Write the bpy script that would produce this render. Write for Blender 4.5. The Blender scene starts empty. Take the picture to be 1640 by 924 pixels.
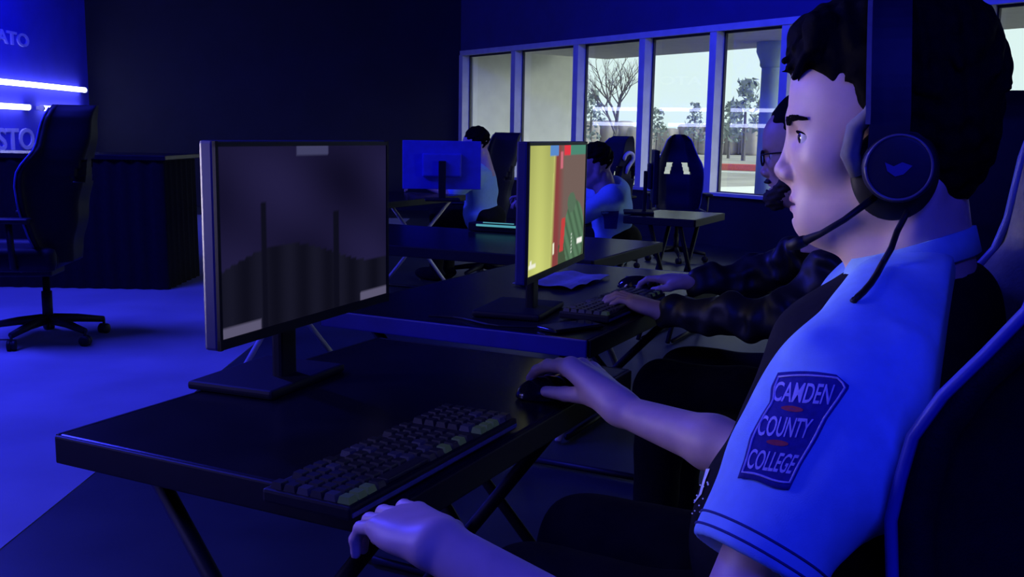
import bpy, bmesh, math, random
import numpy as np
from mathutils import Vector, Matrix
from mathutils.bvhtree import BVHTree
from mathutils.geometry import tessellate_polygon

SC = bpy.context.scene
COL = SC.collection
random.seed(7)
PI = math.pi

# ------------------------------------------------------------------ camera
FPX, CZ = 1600.0, 1.2
PITCH, ROLL = math.radians(8.8), math.radians(1.0)
_R0 = np.array([1.0, 0, 0]); _U0 = np.array([0, math.sin(PITCH), math.cos(PITCH)])
CF = np.array([0, math.cos(PITCH), -math.sin(PITCH)])
CR = _R0*math.cos(ROLL) + _U0*math.sin(ROLL)
CU = -_R0*math.sin(ROLL) + _U0*math.cos(ROLL)
CC = np.array([0, 0, CZ])
cam_d = bpy.data.cameras.new('camera'); cam = bpy.data.objects.new('camera', cam_d); COL.objects.link(cam)
cam_d.sensor_width = 36.0; cam_d.lens = 36.0*FPX/1640.0; cam_d.clip_end = 500; cam_d.clip_start = 0.02
cam.matrix_world = Matrix(((CR[0], CU[0], -CF[0], 0), (CR[1], CU[1], -CF[1], 0), (CR[2], CU[2], -CF[2], CZ), (0, 0, 0, 1)))
SC.camera = cam

def ray(px, py):
    d = CF*FPX + CR*(px-820) - CU*(py-462)
    return d/d[1]
def at(px, py, Y):                      # photo pixel + real depth -> world point
    return CC + ray(px, py)*Y

# ------------------------------------------------------------------ world, lights, exposure
w = bpy.data.worlds.new('sky'); SC.world = w; w.use_nodes = True
nt = w.node_tree; bg = nt.nodes['Background']
tc = nt.nodes.new('ShaderNodeTexCoord'); sep = nt.nodes.new('ShaderNodeSeparateXYZ'); rmp = nt.nodes.new('ShaderNodeValToRGB')
nt.links.new(tc.outputs['Generated'], sep.inputs[0]); nt.links.new(sep.outputs[2], rmp.inputs[0]); nt.links.new(rmp.outputs[0], bg.inputs[0])
rmp.color_ramp.elements[0].position = 0.0; rmp.color_ramp.elements[0].color = (0.78, 0.93, 0.93, 1)
rmp.color_ramp.elements[1].position = 0.6; rmp.color_ramp.elements[1].color = (0.74, 0.86, 0.88, 1)
bg.inputs[1].default_value = 1.12

def area(name, loc, target, sx, sy, power, color):
    l = bpy.data.lights.new(name, 'AREA'); l.shape = 'RECTANGLE'; l.size = sx; l.size_y = sy
    l.energy = power; l.color = color
    o = bpy.data.objects.new(name, l); COL.objects.link(o); o.location = loc
    o.rotation_euler = (Vector(target)-Vector(loc)).to_track_quat('-Z', 'Y').to_euler()
    return o
BLUE = (0.020, 0.030, 1.0)
area('ceiling_led_rear', (0.35, -1.1, 2.5), (0.45, 1.1, 0.9), 1.6, 0.25, 48, BLUE)
area('added_front_fill', (-2.0, 1.35, 1.66), (0.35, 1.1, 0.95), 0.25, 1.4, 25, (0.20, 0.18, 1.0))  # added off-frame fill from the left, no known fixture
key = area('added_face_fill', (-1.4, 1.72, 1.04), (0.27, 1.25, 1.12), 0.35, 0.35, 0.52, (1.0, 0.90, 0.90)); key.data.spread = math.radians(30)  # added narrow lamp brightening the face in place of the monitor's glow
sun_d = bpy.data.lights.new('added_outdoor_sun', 'SUN'); sun_d.energy = 4.2; sun_d.angle = math.radians(40); sun_d.color = (0.95, 1.0, 0.93)  # sun lamp added under an overcast sky to brighten wing wall and soffit
sun = bpy.data.objects.new('added_outdoor_sun', sun_d); COL.objects.link(sun); sun.rotation_euler = Vector((-.875, .353, -.36)).to_track_quat('-Z', 'Y').to_euler()
area('ceiling_led_middle', (-0.6, 6.0, 3.4), (-0.2, 8.2, 0.9), 2.0, 0.2, 15, BLUE)
area('ceiling_led_window', (0.3, 9.0, 3.4), (2.2, 11.9, 2.6), 3.0, 0.2, 120, BLUE)
area('ceiling_led_window_far', (4.0, 5.5, 3.4), (4.9, 8.0, 2.4), 2.0, 0.2, 60, BLUE)
area('added_aisle_fill', (-3.6, 5.0, 3.4), (-3.0, 4.4, 0.0), 0.25, 2.5, 440, (0.035, 0.04, 1.0))  # added lamp to brighten the floor on the left
area('ceiling_led_left_wall', (-5.0, 11.5, 3.4), (-6.5, 12.3, 1.6), 0.2, 3.0, 170, BLUE)

SC.view_settings.view_transform = 'Standard'; SC.view_settings.look = 'None'
SC.view_settings.gamma = 1.0; SC.view_settings.use_curve_mapping = False
SC.view_settings.exposure = 0.0

# ------------------------------------------------------------------ materials
def mat(name, color, rough=0.6, metal=0.0, noise=0.0, nscale=20.0, bump=0.0, bscale=200.0, spec=0.5, emit=None, estr=0.0, sss=0.0):
    m = bpy.data.materials.new(name); m.use_nodes = True
    n = m.node_tree; p = n.nodes['Principled BSDF']
    p.inputs['Roughness'].default_value = rough; p.inputs['Metallic'].default_value = metal
    p.inputs['Specular IOR Level'].default_value = spec
    p.inputs['Base Color'].default_value = (*color, 1)
    tcn = n.nodes.new('ShaderNodeTexCoord')
    if noise > 0:
        t = n.nodes.new('ShaderNodeTexNoise'); t.inputs['Scale'].default_value = nscale; t.inputs['Detail'].default_value = 4
        r = n.nodes.new('ShaderNodeValToRGB')
        r.color_ramp.elements[0].position = 0.3; r.color_ramp.elements[1].position = 0.7
        r.color_ramp.elements[0].color = (*[c*(1-noise) for c in color], 1)
        r.color_ramp.elements[1].color = (*[min(1, c*(1+noise)) for c in color], 1)
        n.links.new(tcn.outputs['Object'], t.inputs['Vector']); n.links.new(t.outputs[0], r.inputs[0]); n.links.new(r.outputs[0], p.inputs['Base Color'])
    if bump > 0:
        t2 = n.nodes.new('ShaderNodeTexNoise'); t2.inputs['Scale'].default_value = bscale
        b = n.nodes.new('ShaderNodeBump'); b.inputs['Strength'].default_value = bump; b.inputs['Distance'].default_value = 0.002
        n.links.new(tcn.outputs['Object'], t2.inputs['Vector']); n.links.new(t2.outputs[0], b.inputs['Height']); n.links.new(b.outputs[0], p.inputs['Normal'])
    if emit:
        p.inputs['Emission Color'].default_value = (*emit, 1); p.inputs['Emission Strength'].default_value = estr
    if sss:
        p.inputs['Subsurface Weight'].default_value = sss; p.inputs['Subsurface Radius'].default_value = (0.01, 0.004, 0.003)
    return m

def glass_mat():
    m = bpy.data.materials.new('window_glass'); m.use_nodes = True
    n = m.node_tree; n.nodes.clear()
    out = n.nodes.new('ShaderNodeOutputMaterial'); mx = n.nodes.new('ShaderNodeMixShader')
    tr = n.nodes.new('ShaderNodeBsdfTransparent'); gl = n.nodes.new('ShaderNodeBsdfGlossy'); fr = n.nodes.new('ShaderNodeFresnel')
    tr.inputs[0].default_value = (0.95, 0.98, 0.96, 1); gl.inputs[0].default_value = (1, 1, 1, 1); gl.inputs['Roughness'].default_value = 0.0
    fr.inputs[0].default_value = 1.5
    mt = n.nodes.new('ShaderNodeMath'); mt.operation = 'MULTIPLY'; mt.inputs[1].default_value = 1.9
    ge = n.nodes.new('ShaderNodeNewGeometry'); sb_ = n.nodes.new('ShaderNodeMath'); sb_.operation = 'SUBTRACT'; sb_.inputs[0].default_value = 1.0
    m2 = n.nodes.new('ShaderNodeMath'); m2.operation = 'MULTIPLY'
    n.links.new(ge.outputs['Backfacing'], sb_.inputs[1]); n.links.new(sb_.outputs[0], m2.inputs[0]); n.links.new(mt.outputs[0], m2.inputs[1])
    n.links.new(fr.outputs[0], mt.inputs[0]); n.links.new(m2.outputs[0], mx.inputs[0])
    n.links.new(tr.outputs[0], mx.inputs[1]); n.links.new(gl.outputs[0], mx.inputs[2]); n.links.new(mx.outputs[0], out.inputs[0])
    return m

def emit_mat(name, color, strength):
    m = bpy.data.materials.new(name); m.use_nodes = True
    n = m.node_tree; p = n.nodes['Principled BSDF']
    p.inputs['Base Color'].default_value = (0.02, 0.02, 0.02, 1)
    p.inputs['Emission Color'].default_value = (*color, 1); p.inputs['Emission Strength'].default_value = strength
    return m

def screen_mat(name, strength):
    m = bpy.data.materials.new(name); m.use_nodes = True
    n = m.node_tree; p = n.nodes['Principled BSDF']
    p.inputs['Base Color'].default_value = (0.005, 0.005, 0.006, 1); p.inputs['Roughness'].default_value = 0.5; p.inputs['Specular IOR Level'].default_value = 0.0
    a = n.nodes.new('ShaderNodeVertexColor'); a.layer_name = 'screen'
    n.links.new(a.outputs[0], p.inputs['Emission Color']); p.inputs['Emission Strength'].default_value = strength
    return m

M = dict(
    wall=mat('wall_blue_light_tint', (0.012, 0.012, 0.13), 0.7, noise=0.12, nscale=3),  # blue LED light put into the wall colour
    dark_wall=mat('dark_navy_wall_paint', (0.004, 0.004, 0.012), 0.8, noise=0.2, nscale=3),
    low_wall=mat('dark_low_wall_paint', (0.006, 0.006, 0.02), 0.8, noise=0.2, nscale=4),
    ceiling=mat('dark_ceiling_paint', (0.01, 0.01, 0.03), 0.9, noise=0.2, nscale=3),
    floor=mat('polished_dark_floor', (0.030, 0.035, 0.034), 0.40, noise=0.3, nscale=2.5, bump=0.08, bscale=30, spec=0.32),
    aisle=mat('aisle_floor_lit_tone', (0.30, 0.30, 0.33), 0.35, noise=0.15, nscale=2.0),  # lighter tone stands in for the pool of blue light on the floor
    frame=mat('painted_metal_frame', (0.52, 0.52, 0.54), 0.6, noise=0.08, nscale=8),
    gasket=mat('dark_window_gasket', (0.03, 0.03, 0.03), 0.6, noise=0.1),
    glass=glass_mat(),
    stucco=mat('beige_stucco', (0.84, 0.84, 0.76), 0.9, noise=0.05, nscale=6, bump=0.2),
    soffit=mat('beige_soffit', (0.82, 0.80, 0.72), 0.9, noise=0.05, nscale=6),
    column=mat('pale_teal_column_paint', (0.46, 0.60, 0.62), 0.8, spec=0.2, noise=0.08, nscale=5),
    ground=mat('dull_winter_ground', (0.36, 0.34, 0.31), 0.95, noise=0.25, nscale=0.4),
    bounce_pavement=mat('pale_bounce_surface', (0.80, 0.79, 0.75), 0.9, noise=0.06, nscale=1.0),  # made very pale to reflect daylight upward
    red=mat('red_curb_paint', (0.55, 0.10, 0.08), 0.7, noise=0.15),
    white=mat('white_paint', (0.75, 0.75, 0.72), 0.6, noise=0.05),
    bark=mat('grey_bark', (0.11, 0.10, 0.10), 0.9, noise=0.3),
    leaf=mat('hazed_foliage', (0.22, 0.26, 0.25), 0.9, noise=0.3, nscale=2),  # distance haze put into the lightened foliage colour
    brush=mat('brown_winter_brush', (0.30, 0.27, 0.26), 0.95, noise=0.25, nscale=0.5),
    tube=emit_mat('lit_led_tube', (0.50, 0.55, 1.0), 9.0),
    letters=mat('pale_violet_lettering', (0.42, 0.40, 0.75), 0.6, noise=0.05),
    skin=mat('skin', (0.60, 0.41, 0.40), 0.45, noise=0.06, nscale=40, bump=0.05, bscale=600, sss=0.06),
    skin2=mat('tanned_skin', (0.45, 0.30, 0.25), 0.5, noise=0.08, nscale=40, bump=0.05, bscale=600),
    lip=mat('lip_skin', (0.42, 0.20, 0.22), 0.4, noise=0.08, nscale=80),
    eye=mat('eye_white', (0.70, 0.70, 0.72), 0.15, noise=0.03),
    iris=mat('dark_brown_iris', (0.03, 0.018, 0.012), 0.1, noise=0.3, nscale=300),
    hair=mat('black_hair', (0.003, 0.0028, 0.0035), 0.8, noise=0.3, nscale=120, bump=0.4, bscale=300, spec=0.06),
    beard=mat('dark_beard', (0.014, 0.010, 0.008), 0.8, noise=0.3, nscale=200, bump=0.4, bscale=500),
    jersey=mat('light_blue_jersey_knit', (0.30, 0.52, 0.80), 0.85, noise=0.05, nscale=60, bump=0.25, bscale=900, spec=0.2),
    jersey_black=mat('black_jersey_knit', (0.006, 0.006, 0.012), 0.9, noise=0.2, nscale=60, bump=0.2, bscale=900, spec=0.1),
    stitch=mat('navy_stitching', (0.02, 0.03, 0.16), 0.8, noise=0.1),
    patch=mat('navy_patch_twill', (0.03, 0.03, 0.22), 0.85, noise=0.15, nscale=200, bump=0.3, bscale=1500, spec=0.2),
    thread=mat('pale_violet_thread', (0.55, 0.50, 0.72), 0.7, noise=0.1, nscale=300),
    thread_red=mat('dark_red_thread', (0.45, 0.03, 0.05), 0.7, noise=0.1, nscale=300),
    print=mat('white_shirt_print', (0.65, 0.70, 0.85), 0.7, noise=0.1, nscale=100),
    black_cloth=mat('black_cloth', (0.006, 0.006, 0.007), 0.9, noise=0.3, nscale=40, bump=0.2, bscale=500, spec=0.15),
    puffer=mat('black_puffer_nylon', (0.016, 0.016, 0.012), 0.5, spec=0.45, noise=0.2, nscale=30, bump=0.2, bscale=120),
    leather=mat('black_leatherette', (0.006, 0.006, 0.008), 0.55, noise=0.2, nscale=60, bump=0.2, bscale=400, spec=0.25),
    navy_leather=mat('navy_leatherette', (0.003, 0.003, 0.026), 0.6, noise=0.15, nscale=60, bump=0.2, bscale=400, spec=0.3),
    grey_leather=mat('charcoal_leatherette', (0.15, 0.145, 0.14), 0.7, noise=0.15, nscale=60, bump=0.3, bscale=300, spec=0.3),
    piping=mat('blue_piping', (0.06, 0.08, 0.34), 0.5, noise=0.1),
    plastic=mat('black_plastic', (0.006, 0.006, 0.008), 0.55, spec=0.3, noise=0.15, nscale=50),
    gloss=mat('glossy_black_plastic', (0.008, 0.008, 0.010), 0.15, noise=0.1, nscale=50),
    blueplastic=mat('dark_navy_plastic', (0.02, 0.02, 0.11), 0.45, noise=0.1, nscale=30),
    edge=mat('edge_band_blue_light_tint', (0.003, 0.003, 0.20), 0.5, noise=0.1),  # blue light on the table end put into the band colour
    top=mat('glossy_black_tabletop', (0.009, 0.009, 0.013), 0.27, spec=0.14, noise=0.25, nscale=8, bump=0.03, bscale=120),
    steel=mat('brushed_steel', (0.5, 0.5, 0.5), 0.35, metal=0.9, noise=0.1, nscale=40),
    white_metal=mat('white_coated_metal', (0.62, 0.60, 0.58), 0.45, noise=0.05),
    band=mat('dark_navy_headset_plastic', (0.008, 0.008, 0.028), 0.5, spec=0.25, noise=0.15, nscale=50),
    ring=mat('violet_grey_ring', (0.10, 0.09, 0.16), 0.4, metal=0.2, noise=0.1),
    pad=mat('grey_headset_pad', (0.14, 0.13, 0.15), 0.7, noise=0.15, nscale=80),
    emblem=mat('blue_emblem', (0.03, 0.03, 0.22), 0.5, noise=0.1),
    keycap=mat('black_keycap', (0.012, 0.012, 0.014), 0.45, noise=0.2, nscale=40),
    keyglow=emit_mat('green_lit_keycap', (0.16, 0.30, 0.18), 0.05),
    keyglow2=emit_mat('blue_lit_keycap', (0.02, 0.02, 0.30), 0.05),
    teal=emit_mat('teal_led_strip', (0.10, 0.42, 0.48), 0.8),
    screen=screen_mat('game_screen', 1.0),
    white_logo=mat('white_embroidery', (0.75, 0.73, 0.72), 0.7, noise=0.05),
)

# ------------------------------------------------------------------ mesh helpers
class MB:
    def __init__(s): s.v = []; s.f = []; s.m = []
    def add(s, vs, fs, mi=0):
        o = len(s.v); s.v += [tuple(map(float, p)) for p in vs]; s.f += [tuple(i+o for i in f) for f in fs]; s.m += [mi]*len(fs); return s
    def box(s, c, size, rz=0.0, mi=0, bev=0.0, rot=None):
        sx, sy, sz = [q/2 for q in size]
        b = min(bev, sx*.9, sy*.9, sz*.9)
        R = rot if rot is not None else Matrix.Rotation(rz, 3, 'Z')
        if b <= 0:
            vs = [(x, y, z) for x in (-sx, sx) for y in (-sy, sy) for z in (-sz, sz)]
            fs = [(0, 1, 3, 2), (4, 6, 7, 5), (0, 4, 5, 1), (2, 3, 7, 6), (0, 2, 6, 4), (1, 5, 7, 3)]
        else:
            bm = bmesh.new(); bmesh.ops.create_cube(bm, size=1)
            for v in bm.verts: v.co = Vector((v.co.x*2*sx, v.co.y*2*sy, v.co.z*2*sz))
            bmesh.ops.bevel(bm, geom=bm.edges[:], offset=b, segments=2, affect='EDGES', profile=0.6)
            bm.verts.index_update(); vs = [v.co[:] for v in bm.verts]; fs = [[v.index for v in f.verts] for f in bm.faces]; bm.free()
        c = Vector(c)
        return s.add([(R @ Vector(v)) + c for v in vs], fs, mi)
    def tube(s, pts, rad, n=8, mi=0, cap=True):
        P = [Vector(p) for p in pts]; N = len(P)
        rr = rad if hasattr(rad, '__len__') else [rad]*N
        t0 = (P[1]-P[0]).normalized(); up = Vector((0, 0, 1)) if abs(t0.z) < .9 else Vector((1, 0, 0))
        u = t0.cross(up).normalized(); vs = []; fs = []
        for i in range(N):
            t = (P[min(i+1, N-1)]-P[max(i-1, 0)]).normalized()
            u = (u - t*u.dot(t)).normalized(); w_ = t.cross(u)
            for k in range(n):
                a = 2*PI*k/n; vs.append(P[i] + (u*math.cos(a)+w_*math.sin(a))*rr[i])
        for i in range(N-1):
            for k in range(n):
                fs.append((i*n+k, i*n+(k+1) % n, (i+1)*n+(k+1) % n, (i+1)*n+k))
        if cap: fs.append(tuple(range(n-1, -1, -1))); fs.append(tuple((N-1)*n+k for k in range(n)))
        return s.add(vs, fs, mi)
    def lathe(s, prof, n=20, M4=None, mi=0):                # profile of (r, z) about local z
        vs = []; fs = []
        for r, z in prof:
            for k in range(n):
                a = 2*PI*k/n; vs.append(Vector((r*math.cos(a), r*math.sin(a), z)))
        for i in range(len(prof)-1):
            for k in range(n): fs.append((i*n+k, i*n+(k+1) % n, (i+1)*n+(k+1) % n, (i+1)*n+k))
        fs.append(tuple(range(n-1, -1, -1))); fs.append(tuple((len(prof)-1)*n+k for k in range(n)))
        if M4 is not None: vs = [M4 @ v for v in vs]
        return s.add(vs, fs, mi)
    def prism(s, poly, z0, z1, M4=None, mi=0):              # 2D outline extruded along local z
        n = len(poly); tri = tessellate_polygon([[Vector((x, y, 0)) for x, y in poly]])
        vs = [Vector((x, y, z0)) for x, y in poly]+[Vector((x, y, z1)) for x, y in poly]
        fs = [tuple(t) for t in tri]+[tuple(i+n for i in reversed(t)) for t in tri]+[(i, (i+1) % n, (i+1) % n+n, i+n) for i in range(n)]
        if M4 is not None: vs = [M4 @ v for v in vs]
        return s.add(vs, fs, mi)
    def build(s, name, m, parent=None, smooth=False, loc=None, rz=0.0):
        me = bpy.data.meshes.new(name); me.from_pydata(s.v, [], s.f)
        for x in (m if isinstance(m, (list, tuple)) else [m]): me.materials.append(x)
        if any(s.m): me.polygons.foreach_set('material_index', s.m)
        bm = bmesh.new(); bm.from_mesh(me); bmesh.ops.recalc_face_normals(bm, faces=bm.faces[:]); bm.to_mesh(me); bm.free()
        if smooth: me.polygons.foreach_set('use_smooth', [True]*len(me.polygons))
        me.update()
        o = bpy.data.objects.new(name, me); COL.objects.link(o)
        if parent: o.parent = parent
        if loc is not None: o.location = loc
        o.rotation_euler.z = rz
        return o

def npmesh(name, V, F, m, parent=None, off=(0, 0, 0), mi=None, smooth=True):
    me = bpy.data.meshes.new(name); V = np.asarray(V, float)-np.array(off)
    me.from_pydata(V.tolist(), [], F.tolist() if hasattr(F, 'tolist') else F)
    for x in (m if isinstance(m, (list, tuple)) else [m]): me.materials.append(x)
    if mi is not None: me.polygons.foreach_set('material_index', np.asarray(mi, np.int32))
    me.polygons.foreach_set('use_smooth', [smooth]*len(me.polygons)); me.update()
    o = bpy.data.objects.new(name, me); COL.objects.link(o)
    if parent: o.parent = parent
    return o
def thing(name, label, cat, loc=(0, 0, 0), rz=0.0, group=None):
    o = bpy.data.objects.new(name, None); COL.objects.link(o); o.empty_display_size = 0.1
    o.location = loc; o.rotation_euler.z = rz; tag(o, label, cat, group); return o
def tag(o, label, cat, group=None):
    o['label'] = label; o['category'] = cat
    if group: o['group'] = group
    return o
def struct(o): o['kind'] = 'structure'; return o
def copy_tree(o, parent=None):
    c = o.copy(); COL.objects.link(c)
    if parent: c.parent = parent
    for ch in list(o.children): copy_tree(ch, c)
    return c

# ------------------------------------------------------------------ implicit surfaces (for bodies, hair, cloth)
def smin(a, b, k):
    if k <= 0: return np.minimum(a, b)
    h = np.maximum(k-np.abs(a-b), 0)/k
    return np.minimum(a, b)-h*h*k*0.25
class Vol:
    def __init__(s, lo, hi, h):
        s.lo = np.array(lo, float); s.h = h; s.n = np.ceil((np.array(hi)-s.lo)/h).astype(int)+1
        s.V = np.full(s.n, 1.0, np.float32)
        s.ax = [(s.lo[i]+h*np.arange(s.n[i])).astype(np.float32) for i in range(3)]
    def blk(s, lo, hi):
        i0 = np.clip(np.floor((np.array(lo)-s.lo)/s.h).astype(int), 0, s.n-1); i1 = np.clip(np.ceil((np.array(hi)-s.lo)/s.h).astype(int)+1, 1, s.n)
        sl = tuple(slice(a, max(b, a+1)) for a, b in zip(i0, i1))
        X = s.ax[0][sl[0]][:, None, None]; Y = s.ax[1][sl[1]][None, :, None]; Z = s.ax[2][sl[2]][None, None, :]
        return sl, X, Y, Z
    def apply(s, sl, d, k, sub):
        if sub: s.V[sl] = -smin(-s.V[sl], d, k)
        else: s.V[sl] = smin(s.V[sl], d, k)
    def cone(s, a, b, ra, rb, k=0.01, sub=False):
        a = np.array(a, float); b = np.array(b, float); m = max(ra, rb)+1.5*k+.006+3*s.h
        sl, X, Y, Z = s.blk(np.minimum(a, b)-m, np.maximum(a, b)+m)
        ba = b-a; L = max(ba@ba, 1e-9)
        h = np.clip(((X-a[0])*ba[0]+(Y-a[1])*ba[1]+(Z-a[2])*ba[2])/L, 0, 1)
        d = np.sqrt((X-a[0]-ba[0]*h)**2+(Y-a[1]-ba[1]*h)**2+(Z-a[2]-ba[2]*h)**2)-(ra+(rb-ra)*h)
        s.apply(sl, d, k, sub)
    def ell(s, c, r, k=0.01, ax=None, sub=False):
        c = np.array(c, float); r = np.array(r, float); m = max(r)+2.2*k+.012+3*s.h
        sl, X, Y, Z = s.blk(c-m, c+m)
        X = X-c[0]; Y = Y-c[1]; Z = Z-c[2]
        if ax is None: q = (X, Y, Z)
        else: q = [X*e[0]+Y*e[1]+Z*e[2] for e in ax]
        k0 = np.sqrt((q[0]/r[0])**2+(q[1]/r[1])**2+(q[2]/r[2])**2); k1 = np.sqrt((q[0]/r[0]**2)**2+(q[1]/r[1]**2)**2+(q[2]/r[2]**2)**2)
        d = k0*(k0-1)/np.maximum(k1, 1e-6)
        s.apply(sl, d, k, sub)
    def field(s, fn, k=0.0, sub=False):
        sl, X, Y, Z = s.blk(s.lo, s.lo+s.h*s.n)
        s.apply(sl, fn(X, Y, Z).astype(np.float32)+np.zeros_like(s.V), k, sub)
    def plane(s, p, n, k=0.004):                           # keep the side opposite n
        p = np.array(p); n = np.array(n)/np.linalg.norm(n)
        s.field(lambda X, Y, Z: -((X-p[0])*n[0]+(Y-p[1])*n[1]+(Z-p[2])*n[2]), k, True)
    def noise(s, amp, freq, seed=0):
        r = np.random.RandomState(seed); sl, X, Y, Z = s.blk(s.lo, s.lo+s.h*s.n); acc = 0
        for i in range(5):
            q = r.randn(3); q /= np.linalg.norm(q); f = freq*(0.7+0.8*r.rand())
            acc = acc+np.sin((X*q[0]+Y*q[1]+Z*q[2])*f+r.rand()*6.28)
        s.V += (acc*amp/2.5).astype(np.float32)
    def mesh(s):
        V = s.V.copy()
        for i in range(3):                                  # close at the border
            V.swapaxes(0, i)[0] = 0.5; V.swapaxes(0, i)[-1] = 0.5
        S = V < 0; n = S.shape
        cnt = sum(S[a:n[0]-1+a, b:n[1]-1+b, c:n[2]-1+c].astype(np.int8) for a in (0, 1) for b in (0, 1) for c in (0, 1))
        I = np.argwhere((cnt > 0) & (cnt < 8)); idx = np.full([q-1 for q in n], -1, np.int64); idx[tuple(I.T)] = np.arange(len(I))
        C = {(a, b, c): V[I[:, 0]+a, I[:, 1]+b, I[:, 2]+c] for a in (0, 1) for b in (0, 1) for c in (0, 1)}
        acc = np.zeros((len(I), 3)); num = np.zeros(len(I))
        ks = list(C)
        for p in ks:
            for q in ks:
                if sum(abs(x-y) for x, y in zip(p, q)) == 1 and p < q:
                    va, vb = C[p], C[q]; ok = (va < 0) != (vb < 0); t = np.where(ok, va/np.where(ok, va-vb, 1), 0)
                    P = np.array(p)[None]+t[:, None]*(np.array(q)-np.array(p))[None]
                    acc += np.where(ok[:, None], P, 0); num += ok
        P = s.lo+s.h*(I+acc/num[:, None])
        Q = []
        for ax_ in range(3):
            a1, a2 = [(1, 2), (2, 0), (0, 1)][ax_]
            sa = [slice(None)]*3; sb = [slice(None)]*3; sa[ax_] = slice(0, n[ax_]-1); sb[ax_] = slice(1, n[ax_])
            e = S[tuple(sa)] != S[tuple(sb)]; first = S[tuple(sa)]
            E_ = np.argwhere(e); E_ = E_[(E_[:, a1] > 0) & (E_[:, a2] > 0) & (E_[:, a1] < n[a1]-1) & (E_[:, a2] < n[a2]-1)]
            fl = first[tuple(E_.T)]
            def cell(d1, d2):
                q = E_.copy(); q[:, a1] -= d1; q[:, a2] -= d2; return idx[tuple(q.T)]
            quad = np.stack([cell(1, 1), cell(0, 1), cell(0, 0), cell(1, 0)], 1)
            quad[~fl] = quad[~fl][:, ::-1]; Q.append(quad)
        Q = np.concatenate(Q); return P, Q[(Q >= 0).all(1)]
def join(parts):
    V = []; F = []; o = 0
    for v, f in parts: V.append(np.asarray(v)); F.append(np.asarray(f)+o); o += len(v)
    return np.concatenate(V), np.concatenate(F)

# ------------------------------------------------------------------ STRUCTURE
UW = np.array([-math.sin(math.radians(36)), math.cos(math.radians(36)), 0]); NW = np.array([UW[1], -UW[0], 0])   # NW points outdoors
PW0 = at(1000, 62, 12.5); PW0[2] = 0
def wt(px):                                                # photo column -> position along the window wall
    d = ray(px, 200); k = ((PW0-CC)@NW)/(d@NW); return float((CC+d*k-PW0)@UW)
def wp(t, k=0.0, z=0.0): return PW0+UW*t+NW*k+np.array([0, 0, z])
RZW = math.atan2(UW[1], UW[0])
SILL, HEAD, CEIL = 0.575, 2.36, 3.6
TL = wt(738); TR = -11.0
def wbox(t0, t1, k0, k1, z0, z1, mb=None, mi=0):
    mb = mb or MB(); mb.box(wp((t0+t1)/2, (k0+k1)/2, (z0+z1)/2), (abs(t1-t0), abs(k1-k0), z1-z0), RZW, mi); return mb

fl = MB().box((0.5, 8.5, -0.05), (16, 27, 0.1)).build('floor', M['floor']); struct(fl)
MB().box((-3.95, 5.5, 0.0015), (5.0, 17, 0.003)).build('lit_tone_floor', M['aisle'], fl)  # paler sheet where the floor is strongly lit
struct(MB().box((0.5, 6.3, CEIL+.05), (16, 22, .1)).build('ceiling', M['ceiling']))
struct(MB().box((-6.6, 6.2, CEIL/2), (.2, 19.4, CEIL)).build('wall_left', mat('left_wall_blue_light_tint', (.04, .04, .55), .7, noise=.08, nscale=3)))  # blue glow of the LEDs put into this wall's colour
LEFTEND = wp(TL)
struct(MB().box(((-6.5+LEFTEND[0])/2-.0, LEFTEND[1]+.13, CEIL/2), (LEFTEND[0]+6.5+.1, .2, CEIL)).build('wall_end', M['dark_wall']))
struct(MB().box((1.0, -3.5, CEIL/2), (15.4, .2, CEIL)).build('wall_back', M['dark_wall']))
RE = wp(TR)
struct(MB().box((RE[0]+.1, (RE[1]-3.5)/2, CEIL/2), (.2, RE[1]+3.7, CEIL)).build('wall_right', M['dark_wall']))
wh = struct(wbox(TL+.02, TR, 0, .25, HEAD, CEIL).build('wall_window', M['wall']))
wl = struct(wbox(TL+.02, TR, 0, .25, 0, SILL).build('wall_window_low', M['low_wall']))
struct(wbox(TL, TR, -.03, .02, HEAD-.01, HEAD+.06).build('trim_1', M['frame']))          # head trim
struct(wbox(TL, TR, -.04, .13, SILL-.02, SILL+.015).build('trim_2', M['frame']))         # sill
MU = [TL, wt(821), wt(920), wt(1025), wt(1137), wt(1251)]
while MU[-1] > TR+1.2: MU.append(MU[-1]-1.05)
for i, t in enumerate(MU):
    struct(wbox(t-.05, t+.05, -.012, .15, SILL, HEAD).build('trim_%d' % (i+3), M['frame']))
for i in range(len(MU)-1):
    t0, t1 = MU[i]-.05, MU[i+1]+.05; mb = MB()
    for a, b, c, d in ((t0, t0-.018, SILL, HEAD), (t1, t1+.018, SILL, HEAD), (t0, t1, SILL, SILL+.025), (t0, t1, HEAD-.025, HEAD)):
        wbox(a, b, .115, .15, c, d, mb)
    fr = struct(mb.build('window_%d' % (i+1), M['gasket']))
    wbox(t0-.01, t1+.01, .128, .134, SILL+.01, HEAD-.01).build('pane', M['glass'], fr)

# outdoors
gd = MB().box((45, 60, -.2), (260, 200, .1)); gd.v = [v for v in gd.v]
go = gd.build('outdoor_ground', M['ground']); struct(go)
struct(wbox(9, -16, .25, 15.0, -.14, -.10).build('outdoor_bounce_pavement', M['bounce_pavement']))  # unseen pavement, widened and brightened to bounce light under the canopy
struct(wbox(TL+.35, TL+.05, .25, 2.25, -.1, 3.0).build('wall_outdoor_wing', M['stucco']))
struct(wbox(TL-.75, TR-3, .25, 2.25, HEAD+.03, HEAD+.5).build('outdoor_canopy', M['soffit']))
cp = wp(0, 1.75); d = ray(1233, 200); kk = ((cp-CC)@NW)/(d@NW); cpos = CC+d*kk; cpos[2] = -.1
tt = thing('porch_column', 'pale teal round porch column outside the window nearest the players', 'column', cpos)
H_ = HEAD+.03+.1
MB().lathe([(.15, .25), (.145, 1.2), (.14, H_-.32)], 24).build('shaft', M['column'], tt, True)
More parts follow.
